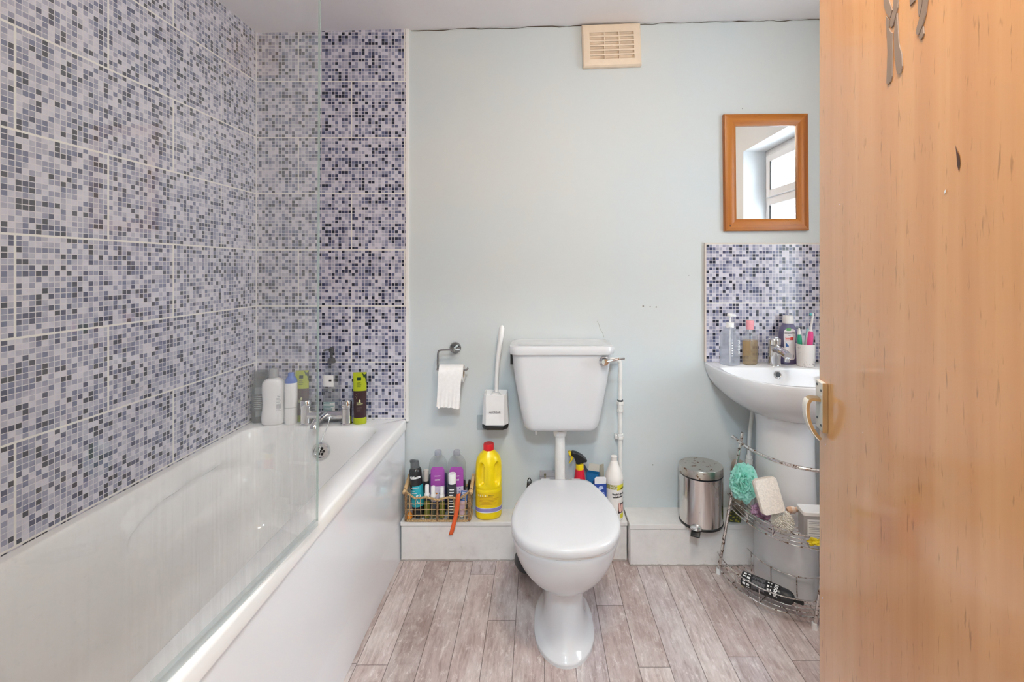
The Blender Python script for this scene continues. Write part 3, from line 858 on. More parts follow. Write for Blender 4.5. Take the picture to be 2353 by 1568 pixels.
lpts = [(y, HZ + z, .026) for y, z in [p[:2] for p in crom([(a, b, 0) for a, b in lev], 4)]]
mk('lever', flatbar(lpts, .0110, .0030), M['brass'], hd, angle=40)
fpts = []
for i in range(9, len(lpts)):
    a, b = lpts[min(i + 1, len(lpts) - 1)], lpts[i - 1]
    ty, tz = a[0] - b[0], a[1] - b[1]; l = math.hypot(ty, tz)
    fpts.append((lpts[i][0] + tz / l * .0036, lpts[i][1] - ty / l * .0036, .026))
mk('lever_face', flatbar(fpts, .0109, .0006), M['satinwhite'], hd, angle=40)
ks, kz = door_pt(2202, 366)
mk('knot', [[(ks + a, -.0006, kz + b) for a, b in [(-.004, .018), (-.001, .010), (.0035, .003), (.0045, -.006), (.002, -.015), (-.0005, -.008), (-.002, .004)]], [tuple(range(7))]], plain('dark_knot', lin('#4a2410'), .35), door, smooth=False)
chips = []
for px, py, w, h in ((2173, 441, .0022, .0030), (1898, 1022, .001, .002), (1891, 1375, .001, .0035), (1984, 994, .0008, .0012), (1930, 470, .0006, .001)):
    s, z = door_pt(px, py)
    chips.append(([(s - w, -.0007, z - h), (s + w * .6, -.0007, z - h * .4), (s + w, -.0007, z + h), (s - w * .4, -.0007, z + h * .5)], [(0, 1, 2, 3)]))
mk('paint_chips', join(*chips), M['white'], door, smooth=False)
# grey decal on the door
dec = [[(318, -380), (400, -380), (410, -10), (468, 170), (430, 310), (362, 215), (325, 90)],
       [(520, -380), (590, -380), (560, 130), (480, 440), (450, 478), (432, 440), (440, 330), (482, 180)],
       [(360, 275), (424, 345), (412, 480), (440, 545), (474, 560), (470, 700), (476, 900), (465, 1300), (440, 1400), (395, 1450), (370, 1420), (390, 900), (378, 560)],
       [(553, 220), (575, 600), (585, 760), (630, 920), (642, 1130), (610, 1260), (565, 1275), (540, 1200), (510, 950), (500, 600), (510, 430)],
       [(1030, -380), (1120, -380), (1050, 200), (990, 430), (920, 602), (880, 575), (885, 500), (930, 350), (990, 100)],
       [(910, -380), (1010, -380), (985, 60), (932, 290), (918, 200)],
       [(1002, 450), (1012, 570), (988, 640), (955, 688), (932, 640), (942, 596)],
       [(780, -200), (890, -200), (855, 10), (775, 100)]]
gs = []
for poly in dec:
    q = [door_pt(1990 + a / 7.467, b / 7.467) for a, b in poly]
    gs.append(([(x, 0, z) for x, z in q] + [(x, -.0015, z) for x, z in q], prism(q, 0, 1)[1]))
dc = thing('door_decal', 'grey knotted ribbon shaped decal on the upper part of the wooden door', 'decal', (0, 0, 0))
dc.matrix_world = DM
d1 = mk('decal_shape', join(*gs), plain('taupe_decal', lin('#8a7566'), .5), dc, smooth=False, loc=(0, -.0002, 0))
#@@PART3@@

# ------------------------------------------------------------------ toilet roll and holder
rh = thing('toilet_roll_holder', 'chrome toilet roll holder with a round wall plate beside the tiles', 'holder', (-.370, 0, .892))
mk('wall_plate', mv(lathe([(.001, 0), (.0255, 0), (.0255, .006), (.022, .010), (.001, .010)], 36), rx=PI / 2, y=-.0005), M['chromedark'], rh)
RY, RZ = -.062, -.088
mk('arm', tube(crom([(.028, -.052, .0), (.0, -.055, .0), (-.052, -.058, -.001), (-.064, -.060, -.010), (-.066, RY, -.04), (-.066, RY, RZ + .012), (-.062, RY, RZ), (0, RY, RZ), (.052, RY, RZ), (.066, RY - .004, RZ + .010)], 6), .0042, 12), M['chromedark'], rh)
mk('post', mv(lathe([(.001, 0), (.010, 0), (.010, .056), (.001, .057)], 20), rx=PI / 2, y=-.008), M['chromedark'], rh)
tr = thing('toilet_roll', 'nearly used white toilet roll with its loose end hanging down the wall', 'toilet roll', (-.370, RY, .892 + RZ - .013))
rr = .037
mk('roll', mv(loft([circ(.0195, -.052, 40), circ(rr, -.052, 40), circ(rr, .052, 40), circ(.0195, .052, 40)], closed=True), ry=PI / 2, x=-.004), M['paper'], tr)
mk('core', mv(loft([circ(.0185, -.0515, 32), circ(.0195, -.0515, 32), circ(.0195, .0515, 32), circ(.0185, .0515, 32)], closed=True), ry=PI / 2, x=-.004), M['card'], tr)
random.seed(2)
V, F = [], []
path = []
for i in range(10):
    a = PI * .62 * (1 - i / 9)
    path.append((-rr * math.cos(a) * 0 - (rr + .0012) * math.sin(PI / 2 - a + 0) * 0 - (rr + .0012) * math.cos(a - 0) , (rr + .0012) * math.sin(a)))
for i in range(1, 25):
    path.append((-rr - .0012 + .010 * (i / 24) * 0, -.0058 * i))
nx = 22
for i, (y, z) in enumerate(path):
    for j in range(nx + 1):
        x = -.055 + .098 * j / nx
        q = max(0.0, (i - 12) / 22)
        yy = y - q * .0022 * math.sin(j * .5 + i * .2) - q * q * .0020 * math.sin(j * 1.7) + q * .006
        zz = z
        if i == len(path) - 1: zz += random.uniform(-.004, .003) - (.004 if j > nx * .66 else 0)
        V.append((x - (0.010 * max(0, (i - 9)) / 25), yy, zz))
for i in range(len(path) - 1):
    for j in range(nx):
        a = i * (nx + 1) + j
        F.append((a, a + 1, a + nx + 2, a + nx + 1))
mk('loose_sheet', (V, F), M['paper'], tr, angle=80)

# ------------------------------------------------------------------ toilet brush in its wall holder
th = thing('toilet_brush_holder', 'white wall-mounted toilet brush holder with a black base beside the cistern', 'brush holder', (-.183, -.0605, .558))
def hring(w, d, c, z, cx=0): return [(cx - w, d, z), (cx - w, -d + c, z), (cx - w + c * .8, -d, z), (cx + w - c * .8, -d, z), (cx + w, -d + c, z), (cx + w, d, z)]
mk('holder_body', loft([hring(.0565, .050, .022, .022), hring(.0535, .048, .020, .080), hring(.0495, .046, .014, .150), hring(.0455, .043, .012, .150), hring(.0455, .043, .012, .128)]), M['white'], th, bevel=.004, angle=25)
mk('base', loft([hring(.050, .045, .02, 0), hring(.0555, .050, .022, .006), hring(.056, .0505, .022, .021)]), M['black'], th, bevel=.003, angle=25)
mk('inner_cup', lathe([(.001, .131), (.020, .131), (.024, .140), (.014, .150), (.001, .152)], 24), M['white'], th)
tv_, tf_ = text_flat('ALCREAR', .0115, .0003)
mk('logo', ([(x + .0, -.0508 - (z + .06) * 0.0, z + .078) for x, y, z in tv_], tf_), plain('grey_print', (.22, .20, .21), .5), th, smooth=False)
tbz = thing('toilet_brush', 'white long-handled toilet brush standing in the wall holder', 'toilet brush', (-.181, -.0605, .7112))
mk('handle', tube([(0, 0, 0), (.001, 0, .06), (.006, .002, .13), (.014, .006, .20), (.019, .008, .24), (.023, .010, .275), (.024, .0105, .284), (.0242, .0107, .288)], .006, 18,
                  rs=[.0085, .0085, .0095, .0112, .0125, .0120, .008, .002]), M['white'], tbz)
pad = clear('clear_adhesive', (.88, .90, .91), haze=.12, rough=.15)
ap = mk('adhesive_pad', mv(loft([rrect(-.034, .034, -.034, .034, .006, z, 4) for z in (0, .0012)]), rx=PI / 2, x=-.240, y=-.0006, z=.556), pad)
tag(ap, 'clear square adhesive pad stuck on the wall behind the brush holder', 'adhesive pad')

# ------------------------------------------------------------------ bottles: shared builder
def bottle(name, label, cat, loc, prof, m, n=2.0, rz=0.0, rx=0.0, ry=0.0, group=None, seg=44, cap=None, capmat=None, k=3, liquid=None, liqmat=None, smoothit=True):
    t = thing(name, label, cat, loc, (rx, ry, rz), group)
    P = smoothprof(prof, k) if smoothit else prof
    mk('bottle_body', bodyprof(P, n, seg), m, t, angle=50)
    if liquid:
        z1 = liquid
        L = [(z, a * .94, b * .94) for z, a, b in P if z < z1 and z > .002]
        a, b = pinterp(P, z1)[:2]
        L = [(.003, L[0][1] * .9, L[0][2] * .9)] + L + [(z1, a * .94, b * .94)]
        mk('liquid', bodyprof(L, n, seg), liqmat, t, angle=50)
    if cap:
        mk('cap', lathe(cap, 32), capmat, t, angle=40)
    return t, surf(P, n)
FR = -PI / 2
def lab(t, S, name, t0, t1, z0, z1, m, off=.0006, corner=0.0, nt=24, nz=10):
    return mk(name, patch(S, FR + t0, FR + t1, z0, z1, off, nt, nz, corner), m, t)
def txt(t, S, name, s, size, tc, z, m, off=.0012, bold=0.0, vertical=False, shear=0.0):
    return mk(name, text_on(S, s, size, FR + tc, z, off, bold, vertical, shear), m, t, smooth=False)
def lines(t, S, name, m, t0, t1, z0, z1, n, off=.0012, h=.0012, seed=1):
    random.seed(seed)
    g = []
    for i in range(n):
        z = z1 - (z1 - z0) * i / max(n - 1, 1)
        w = random.uniform(.55, 1.0)
        g.append(patch(S, FR + t0, FR + t0 + (t1 - t0) * w, z - h / 2, z + h / 2, off, 10, 1))
    return mk(name, join(*g), m, t, smooth=False)
ink = plain('black_ink', (.015, .015, .017), .5)
inkw = plain('white_ink', (.85, .85, .85), .5)
inkg = plain('grey_ink', (.33, .34, .36), .5)

# ---- on the end ledge of the bath
LZ = .5748
tealclear = clear('teal_plastic', lin('#7f9aa3'), haze=.25, hazecol=(.16, .26, .30))
t, S = bottle('shower_gel_bottle', 'translucent teal bottle in the corner at the end of the bath', 'bottle', (-1.217, -.040, LZ),
              [(0, .033, .020), (.004, .036, .022), (.02, .037, .023), (.12, .036, .022), (.165, .033, .020), (.185, .022, .016), (.19, .016, .014), (.195, .015, .014)], tealclear, 3.0, rz=.45, liquid=.10, liqmat=clear('teal_liquid', lin('#4d7d8c'), haze=.3, hazecol=(.10, .25, .30)),
              cap=[(.001, .192), (.026, .192), (.027, .197), (.027, .218), (.025, .222), (.001, .222)], capmat=clear('smoky_cap', lin('#8d9296'), haze=.3, hazecol=(.35, .36, .38)))
lab(t, S, 'label', -.55, .35, .125, .155, clear('pale_label', (.75, .8, .82), haze=.55, hazecol=(.55, .62, .66)))
lines(t, S, 'label_text', inkw, -.6, .45, .065, .115, 7, h=.0012)
lab(t, S, 'label', -.4, .3, .028, .052, clear('pale_label', (.75, .8, .82), haze=.45, hazecol=(.5, .6, .65)))

t, S = bottle('lotion_bottle', 'rounded white lotion bottle with a grey cap on the bath end ledge', 'bottle', (-1.145, -.071, LZ),
              [(0, .038, .024), (.006, .045, .028), (.03, .047, .029), (.09, .042, .027), (.15, .046, .028), (.175, .044, .027), (.192, .033, .023), (.199, .018, .017), (.203, .016, .016)], M['white'], 2.3, rz=.25,
              cap=[(.001, .201), (.0195, .201), (.0185, .236), (.017, .239), (.001, .239)], capmat=M['grey'])
lines(t, S, 'label_text', inkg, .4, .75, .122, .128, 2, h=.0022, seed=6)
lines(t, S, 'label_text', inkg, .35, .85, .098, .115, 4, h=.0016)
lines(t, S, 'barcode', inkg, .32, .9, .062, .066, 2, h=.0012)
mk('barcode', join(*[patch(S, FR + .33 + i * .068, FR + .33 + i * .068 + .04, .070, .090, .0012, 2, 2) for i in range(8)]), inkg, t, smooth=False)

bluecap = plain('blue_cap', lin('#3f66b8'), .3)
t, S = bottle('slim_bottle', 'slim white bottle with a blue cap on the bath end ledge', 'bottle', (-1.070, -.070, LZ),
              [(0, .022, .017), (.004, .0245, .019), (.02, .025, .019), (.15, .0245, .019), (.176, .024, .0185), (.180, .023, .018)], M['white'], 2.6, rz=.2,
              cap=None)
mk('cap', bodyprof(smoothprof([(.178, .0245, .019), (.181, .0247, .0192), (.19, .0235, .0185), (.203, .016, .0145), (.208, .0125, .0125), (.218, .012, .012), (.222, .0095, .0095), (.2225, .001, .001)], 3), 2.3), bluecap, t)
mk('seam_band', patch(S, 0, 2 * PI, .071, .074, .0004, 40, 2), plain('dark_seam', (.5, .5, .5), .5), t)

def hair_tube(label, loc, rz, group=None):
    t = thing('hair_tube', label, 'tube', loc, (0, 0, rz))
    mk('cap', bodyprof(smoothprof([(0, .025, .017), (.002, .0275, .0185), (.026, .027, .0182), (.028, .026, .0175)], 2), 2.2), lime, t)
    P = [(.028, .0255, .0172), (.07, .0265, .0155), (.12, .027, .011), (.17, .0275, .006), (.205, .028, .0022), (.222, .028, .0012)]
    P = smoothprof(P, 4)
    mk('tube_body', bodyprof(P, 2.2), darkbrown, t)
    S = surf(P, 2.2)
    mk('green_band', patch(S, 0, 2 * PI, .142, .2215, .0003, 48, 20), lime, t)
    mk('dark_scallop', ([S(FR + a, z, .0007) for a, z in [(.25, .2205), (1.4, .2205), (1.4, .172), (1.05, .178), (.75, .186), (.5, .200)]], [(0, 1, 2, 3, 4, 5)]), darkgreen, t, smooth=False)
    g = []
    for a0, a1, z0, z1 in ((-.55, .0, .142, .152), (-.75, -.3, .134, .143), (-.9, -.55, .126, .135)): g.append(patch(S, FR + a0, FR + a1, z0, z1, .0006, 8, 3))
    mk('emblem', join(*[mv(([S(FR + .05 + .12 * math.cos(q), .100 + .006 * math.sin(q), .0008) for q in [i * PI / 5 for i in range(10)]], [tuple(range(10))]))]), limepale, t, smooth=False)
    lines(t, S, 'label_text', limepale, -.35, .6, .084, .094, 4, h=.0013)
    lines(t, S, 'label_text', plain('grey_brown_ink', lin('#7a6a66'), .5), -.3, .4, .058, .076, 5, h=.001)
    mk('sparkles', join(*[patch(S, FR + a, FR + a + .05, z, z + .002, .0008, 2, 1) for a, z in ((-.5, .128), (-.35, .120), (-.45, .112), (-.2, .130), (-.6, .118))]), limepale, t, smooth=False)
    mk('label_mark', patch(S, FR - .35, FR + .15, .186, .200, .0008, 8, 2), darkgreen, t, smooth=False)
    lines(t, S, 'label_text', darkgreen, -.35, .35, .160, .176, 3, h=.0016, seed=3)
    return t
lime = plain('lime_green', lin('#a9b31c'), .3); limepale = plain('pale_lime', lin('#d8d9a0'), .4)
darkbrown = plain('dark_brown_tube', lin('#3a2228'), .3); darkgreen = plain('dark_green', lin('#12311f'), .35)
hair_tube('brown and lime green tube standing beside the right end of the bath tap', (-.773, -.066, LZ), .15)
hair_tube('brown and lime green tube seen through the shower screen', (-1.043, -.029, LZ), .1)
M['clearglass'] = clear('clear_plastic', (.93, .95, .95), haze=.06, hazecol=(.7, .75, .75), rough=.04)
t, S = bottle('clear_bottle', 'small clear bottle next to the tap behind the shower screen', 'bottle', (-.985, -.031, LZ),
              [(0, .018, .015), (.003, .020, .017), (.09, .020, .017), (.105, .012, .012), (.112, .010, .010), (.118, .010, .010)], M['clearglass'], 2.2)
# pump bottle behind the tap
t, S = bottle('pump_bottle', 'tall clear pump bottle with paper labels standing behind the bath tap', 'bottle', (-.912, -.0315, LZ),
              [(0, .032, .018), (.004, .035, .020), (.03, .036, .020), (.16, .036, .020), (.205, .033, .019), (.232, .022, .015), (.243, .014, .012), (.262, .013, .012)], M['clearglass'], 3.0)
mk('pump_collar', lathe([(.001, .256), (.0165, .256), (.017, .262), (.014, .274), (.006, .280), (.001, .280)], 28), clear('smoky_pump', lin('#9a9a9a'), haze=.35, hazecol=(.3, .3, .3)), t)
mk('pump_head', join(lathe([(.001, .278), (.0055, .278), (.0055, .302), (.011, .304), (.011, .318), (.006, .326), (.001, .326)], 20), mv(tube([(0, 0, .314), (-.018, -.008, .315), (-.030, -.014, .311)], .0045, 10))), clear('smoky_pump', lin('#8d8d8d'), haze=.35, hazecol=(.25, .25, .25)), t)
lab(t, S, 'label', -.95, .35, .155, .205, M['white'])
mk('label_mark', patch(S, FR - .02, FR + .12, .178, .186, .0012, 4, 3), ink, t, smooth=False)
lines(t, S, 'label_text', inkg, -.9, .45, .105, .150, 9, h=.0016)
lab(t, S, 'label', -.75, .5, .050, .086, M['white'])
lines(t, S, 'label_text', plain('teal_ink', lin('#5f9a9e'), .5), -.7, .46, .054, .080, 6, h=.0026)
lab(t, S, 'label_rim', -.75, .5, .085, .0875, plain('teal_label', lin('#7fb0b0'), .5))

# ---- on the boxing, left of the toilet
BZ = .1682
yel = plain('bright_yellow_plastic', lin('#f2d40a'), .28, vary=.02, scale=8)
yel2 = plain('yellow_label', lin('#e8c214'), .4)
bl = thing('bleach_bottle', 'tall yellow bleach bottle with a red cap on the boxing', 'bottle', (-.215, -.055, BZ), (0, 0, .12))
P = smoothprof([(0, .047, .036), (.004, .053, .041), (.014, .0565, .044), (.04, .057, .0445), (.126, .057, .0445), (.131, .0555, .043), (.137, .057, .0445), (.20, .0565, .044), (.235, .055, .043), (.262, .046, .037), (.279, .031, .028), (.288, .023, .023), (.293, .019, .019)], 4)
S0 = surf(P, 2.3)
NS, NZ = 96, 84
rs_ = []
for i in range(NZ + 1):
    z = .293 * i / NZ
    ring = []
    for j in range(NS):
        a = 2 * PI * j / NS
        d = 0.0
        for ca, sa in ((FR - .62, .34), (FR + .72, .36)):
            q = ((a - ca + PI) % (2 * PI) - PI) / sa
            zz = abs((z - .196) / .049)
            e = abs(q) ** 2.6 + zz ** 2.6
            s = max(0., min(1., (1.12 - e) / .55)); d = max(d, s * s * (3 - 2 * s))
        q = ((a - FR - .03 + PI) % (2 * PI) - PI)
        ridge = max(0., 1 - abs(q) / .26) * max(0., min(1., (z - .14) / .02)) * max(0., min(1., (.255 - z) / .02))
        ring.append(S0(a, z, -.020 * d + .0045 * ridge))
    rs_.append(ring)
mk('bottle_body', loft(rs_), yel, bl, angle=70)
mk('cap', loft([[( (r + .0007 * (i % 2)) * math.cos(2 * PI * i / 48), (r + .0007 * (i % 2)) * math.sin(2 * PI * i / 48), z) for i in range(48)] for r, z in ((.020, .288), (.0225, .289), (.0225, .312), (.0205, .316), (.001, .316))]), plain('red_cap', lin('#d3151f'), .3), bl, angle=30)
lab(bl, S0, 'label', -1.25, 1.25, .060, .118, yel2)
orange_ink = plain('orange_ink', lin('#b9781a'), .5)
lines(bl, S0, 'label_text', orange_ink, -.75, .9, .070, .100, 6, h=.0012)
mk('hazard_marks', join(*[patch(S0, FR - .85 + i * .2, FR - .76 + i * .2, .104, .111, .0013, 2, 1) for i in range(4)]), plain('pale_print', lin('#f0dcae'), .5), bl, smooth=False)
lines(bl, S0, 'label_text', ink, -.02, .35, .1065, .1095, 2, h=.0011)
lab(bl, S0, 'purple_band', -1.35, 1.35, .037, .052, plain('lilac_band', lin('#9188c0'), .45))
for z in (.0355, .0525): lab(bl, S0, 'band_edge', -1.35, 1.35, z - .0015, z + .0015, plain('pale_band_edge', lin('#dfe0ea'), .45))

# ---- basket
bk = thing('wire_basket', 'small woven wire basket with bamboo handles full of toiletries', 'basket', (-.428, -.060, BZ))
straw = plain('woven_straw', lin('#b99a6f'), .7, vary=.3, bumpy=.5, scale=160)
strawd = plain('dark_woven_straw', lin('#8a6a48'), .7, vary=.35, bumpy=.5, scale=160)
bw, bd = .138, .046
def rope(pts, r, turns_per_m=90, closed=False):
    L = [0.0]
    P_ = [Vector(p) for p in pts]
    for a, b in zip(P_, P_[1:]): L.append(L[-1] + (b - a).length)
    g = []
    for ph in (0, PI):
        q = []
        for i, p in enumerate(P_):
            d = (P_[min(i + 1, len(P_) - 1)] - P_[max(i - 1, 0)]).normalized()
            u = d.orthogonal().normalized(); w = d.cross(u)
            u = Vector((0, 0, 1)) - d * d.z
            if u.length < .2: u = Vector((0, 1, 0)) - d * d.y
            u.normalize(); w = d.cross(u)
            a = L[i] * turns_per_m * 2 * PI + ph
            q.append(tuple(p + (u * math.cos(a) + w * math.sin(a)) * r * .62))
        g.append(tube(q, r * .62, 6))
    return g
def dense(pts, step=.0022):
    out = []
    for a, b in zip(pts, pts[1:]):
        a, b = Vector(a), Vector(b); n = max(1, int((b - a).length / step))
        out += [tuple(a + (b - a) * i / n) for i in range(n)]
    out.append(tuple(pts[-1])); return out
def bring2(z, s=1.0): return [(x, y, z) for x, y, _ in rrect(-bw * s, bw * s, -bd * s, bd * s, .016, 0, 5)]
def topz(x): return .100 + .030 * max(0, (abs(x) - .06) / .078) ** 2 - .006 * math.cos(x * 60) * (abs(x) < .1)
top = [(x, y, topz(x)) for x, y, _ in rrect(-bw, bw, -bd, bd, .016, 0, 5, 10)]
rimA = rope(dense(top + [top[0]]), .0042); rimB = rope(dense(bring2(.005) + [bring2(.005)[0]]), .0045)
mk('rim', join(*(rimA + rimB)), straw, bk)
lat = []
for z in (.028, .052, .076):
    r_ = bring2(z); lat.append(tube([(x, y, q + random.uniform(-.001, .001)) for x, y, q in dense(r_ + [r_[0]], .012)], .0016, 6))
for i in range(11):
    x = -bw + .02 + i * (2 * bw - .04) / 10
    for y in (-bd, bd): lat.append(tube([(x + random.uniform(-.002, .002), y, .004), (x, y, .05), (x + random.uniform(-.002, .002), y, topz(x))], .0017, 6))
for y in (-.02, .02):
    for x in (-bw, bw): lat.append(tube([(x, y, .004), (x, y, .125)], .0017, 6))
for i in range(7):
    x = -.12 + i * .04; lat.append(tube([(x, -bd, .004), (x, bd, .004)], .0016, 6))
mk('wire_lattice', join(*lat), straw, bk)
corn = []
for x in (-bw + .004, 0.0, bw - .004): mk('binding', join(*rope(dense([(x, -bd - .001, .004), (x, -bd - .001, topz(x))]), .0046)), strawd, bk)
pass
for s in (-1, 1):
    hx = s * (bw + .004)
    # bamboo grip rising towards the wall, lashed at both ends
    h = mk('handle', mv(lathe([(.001, -.048), (.0075, -.048), (.0088, -.043), (.0082, -.014), (.0090, -.009), (.0082, -.004), (.0082, .042), (.0088, .048), (.001, .048)], 18), rx=-PI / 2 + .42, x=hx, y=0, z=.140), M['bamboo'], bk)
    for yy, z0, z1 in ((-.034, .112, .138), (.030, .112, .168)):
        mk('handle_lashing', tube([(hx, yy, z0), (hx + s * .0085, yy, (z0 + z1) / 2 + .004), (hx, yy, z1), (hx - s * .0085, yy, (z0 + z1) / 2 + .004), (hx, yy, z0)], .0012, 6), strawd, h)

# ---- in the basket
IZ = BZ + .0092
blackcan = plain('black_can', (.02, .02, .022), .22, vary=.1); tealcan = plain('teal_print', lin('#2fa9b8'), .25)
t, S = bottle('shaving_foam_can', 'black and teal shaving foam can leaning at the left of the basket', 'can', (-.516, -.067, IZ), [(0, .0235, .0235), (.002, .0265, .0265), (.19, .0265, .0265), (.196, .0255, .0255), (.203, .021, .021), (.205, .019, .019)], blackcan, 2.0, rx=-.03, ry=rad(-5), rz=.1, k=2, smoothit=False)
mk('nozzle', join(lathe([(.001, .202), (.0195, .202), (.0185, .222), (.0165, .232), (.001, .234)], 28), mv(prism([(-.017, .225), (.012, .228), (.004, .236), (-.010, .240), (-.020, .238)], -.006, .006))), plain('dark_cap', (.10, .105, .11), .3), t, angle=40)
lab(t, S, 'teal_band', -1.6, 1.6, .045, .134, tealcan, nt=30)
lab(t, S, 'dark_corner', -1.6, -.55, .118, .1345, blackcan, .0009)
txt(t, S, 'logo', 'Gillette', .0155, .05, .170, inkw, bold=.0007)
txt(t, S, 'label_text', 'SHAVE FOAM', .0058, -.12, .126, inkw, .0013, bold=.0001)
lines(t, S, 'label_text', inkw, -.7, .2, .104, .114, 2, h=.0022)
mk('white_swirl', join(*[([S(FR + .35 + .38 * math.cos(q), .082 + .020 * math.sin(q) + .006 * math.cos(q * 2), .0011) for q in [i * 2 * PI / 24 for i in range(24)]], [tuple(range(24))])]), inkw, t, smooth=False)

t, S = bottle('roll_on_bottle', 'dark bottle with a beige cap behind the shaving foam in the basket', 'bottle', (-.494, -.033, IZ), [(0, .010, .010), (.003, .012, .012), (.128, .012, .012), (.135, .011, .011)], M['blackmatt'], 2.2,
              cap=[(.001, .134), (.0122, .134), (.0122, .176), (.011, .180), (.001, .180)], capmat=plain('beige_cap', lin('#cfc6c0'), .35))
purpleliq = clear('violet_liquid', lin('#6a64a8'), haze=.35, hazecol=lin('#5b54a0'))
purpleliq2 = clear('dark_violet_liquid', lin('#6a6286'), haze=.35, hazecol=lin('#4d4668'))
labpink = plain('magenta_label', lin('#a14aa6'), .4); labpale = plain('pale_lilac_label', lin('#d9cde2'), .4)
def bath_soak(label, x, y, h, level, liq, rz=0.0):
    P = [(0, .034, .018), (.004, .038, .021), (.02, .040, .022), (h * .70, .040, .022), (h * .80, .038, .021), (h * .87, .030, .018), (h * .915, .017, .0145), (h * .925, .0145, .0135), (h * .93, .0145, .0135)]
    t, S = bottle('bath_soak_bottle', label, 'bottle', (x, y, IZ), P, M['clearglass'], 2.5, rz=rz, liquid=level, liqmat=liq, group=None,
                  cap=[(.001, h * .925), (.0150, h * .925), (.0150, h * .945), (.0145, h * .947), (.0150, h * .95), (.0148, h * .985), (.013, h), (.001, h)], capmat=clear('clear_cap', (.85, .86, .9), haze=.35, hazecol=(.6, .6, .68)))
    lab(t, S, 'label', -.74, .74, .055, h * .765, labpink, corner=.004)
    lab(t, S, 'label_foot', -.72, .72, .056, .122, labpale, .0010)
    txt(t, S, 'label_text', 'scented', .0105, .0, h * .56, inkw, .0016, bold=.0004)
    mk('leaf_mark', patch(S, FR - .22, FR + .22, h * .615, h * .625, .0013, 6, 1), inkw, t, smooth=False)
    fl = []
    for k in range(9):
        a = k * 2 * PI / 9
        cx, cz = -.14 + .012 * 0, .092
        fl.append(([S(FR + cx + (r * math.cos(a + q)) / .024, cz + r * math.sin(a + q), .0016) for r, q in ((.003, 0), (.008, -.22), (.012, 0), (.008, .22))], [(0, 1, 2, 3)]))
    mk('flower_petals', join(*fl), inkw, t, smooth=False)
    mk('flower_centre', ([S(FR - .14 + .004 * math.cos(q) / .024, .092 + .004 * math.sin(q), .0019) for q in [i * PI / 6 for i in range(12)]], [tuple(range(12))]), plain('orange_flower', lin('#d98a3a'), .5), t, smooth=False)
    random.seed(7)
    mk('lavender_marks', join(*[patch(S, FR + a, FR + a + .12, z, z + .004, .0014, 2, 1) for a, z in [(random.uniform(.1, .42), random.uniform(.06, .125)) for _ in range(16)]]), plain('lavender_print', lin('#6a5aa8'), .5), t, smooth=False)
    return t
bath_soak('clear bottle of violet bath soak with a magenta label in the basket middle', -.439, -.042, .270, .165, purpleliq, .1)
bath_soak('clear bottle of bath soak with a magenta label behind the white-capped bottle', -.356, -.045, .272, .135, purpleliq2, .1)
t, S = bottle('wash_bottle', 'small grey translucent bottle with a white flip cap in the basket', 'bottle', (-.368, -.087, IZ), [(0, .016, .012), (.003, .019, .014), (.12, .0195, .014), (.138, .0165, .013), (.146, .012, .011), (.15, .012, .011)], clear('grey_clear', lin('#8f979c'), haze=.35, hazecol=(.22, .25, .27)), 2.4, rz=.1,
              cap=[(.001, .148), (.0165, .148), (.0165, .186), (.015, .189), (.001, .189)], capmat=M['white'], liquid=.07, liqmat=clear('dark_liquid', (.25, .26, .27), haze=.5, hazecol=(.04, .045, .05)))
lines(t, S, 'label_text', inkw, -.5, .6, .03, .125, 9, h=.004, seed=9)
grnliq = clear('lime_liquid', lin('#b9bb4a'), haze=.5, hazecol=lin('#c4c64a'))
def spray(label, x, y, h, liq, lv):
    t, S = bottle('mini_spray_bottle', label, 'bottle', (x, y, IZ), [(0, .0105, .0105), (.002, .0125, .0125), (h * .52, .0125, .0125), (h * .60, .009, .009), (h * .64, .008, .008)], M['clearglass'], 2.0, seg=28, liquid=lv, liqmat=liq)
    mk('spray_collar', lathe([(.001, h * .62), (.0095, h * .62), (.0115, h * .66), (.0115, h * .72), (.0085, h * .76), (.001, h * .76)], 24), M['white'], t)
    mk('cap', lathe([(.001, h * .755), (.0092, h * .755), (.0085, h * .97), (.0070, h), (.001, h)], 24), M['white'], t)
    return t
spray('mini spray bottle of lime liquid, left of the three at the basket front', -.4765, -.086, .140, grnliq, .066)
spray('mini spray bottle almost clear, middle of the three at the basket front', -.4495, -.088, .135, clear('pale_liquid', lin('#cfd0a8'), haze=.15, hazecol=lin('#b9b98a')), .03)
spray('mini spray bottle of lime liquid, right of the three at the basket front', -.412, -.088, .132, grnliq, .064)
rz_ = thing('razor', 'black handled razor leaning in the right end of the basket', 'razor', (-.3045, -.052, IZ + .001), (0, rad(.8), .2))
mk('razor_grip', tube([(0, 0, .003), (0, 0, .05), (.001, 0, .11), (.004, -.004, .145)], .005, 12, rs=[.0045, .0055, .0065, .005]), M['black'], rz_)
tp = thing('toothpaste_tube', 'small blue and pink tube leaning in the right end of the basket', 'tube', (-.330, -.082, IZ + .002), (0, rad(8), .1))
mk('tube_body', bodyprof(smoothprof([(.012, .013, .012), (.05, .0145, .010), (.10, .0155, .0035), (.112, .0155, .001)], 3), 2.2), plain('pink_print', lin('#d8b9c4'), .35), tp)
St = surf(smoothprof([(.012, .013, .012), (.05, .0145, .010), (.10, .0155, .0035), (.112, .0155, .001)], 3), 2.2)
mk('blue_band', patch(St, 0, 2 * PI, .070, .1115, .0004, 36, 8), plain('blue_print', lin('#5b79b5'), .35), tp)
mk('cap', lathe([(.001, 0), (.009, 0), (.010, .012), (.001, .012)], 20), M['white'], tp)
lines(tp, St, 'label_text', inkw, -.7, .7, .078, .104, 5, h=.0022)
oc = thing('orange_stopper', 'small orange stopper in the left front corner of the basket', 'stopper', (-.5505, -.0905, IZ))
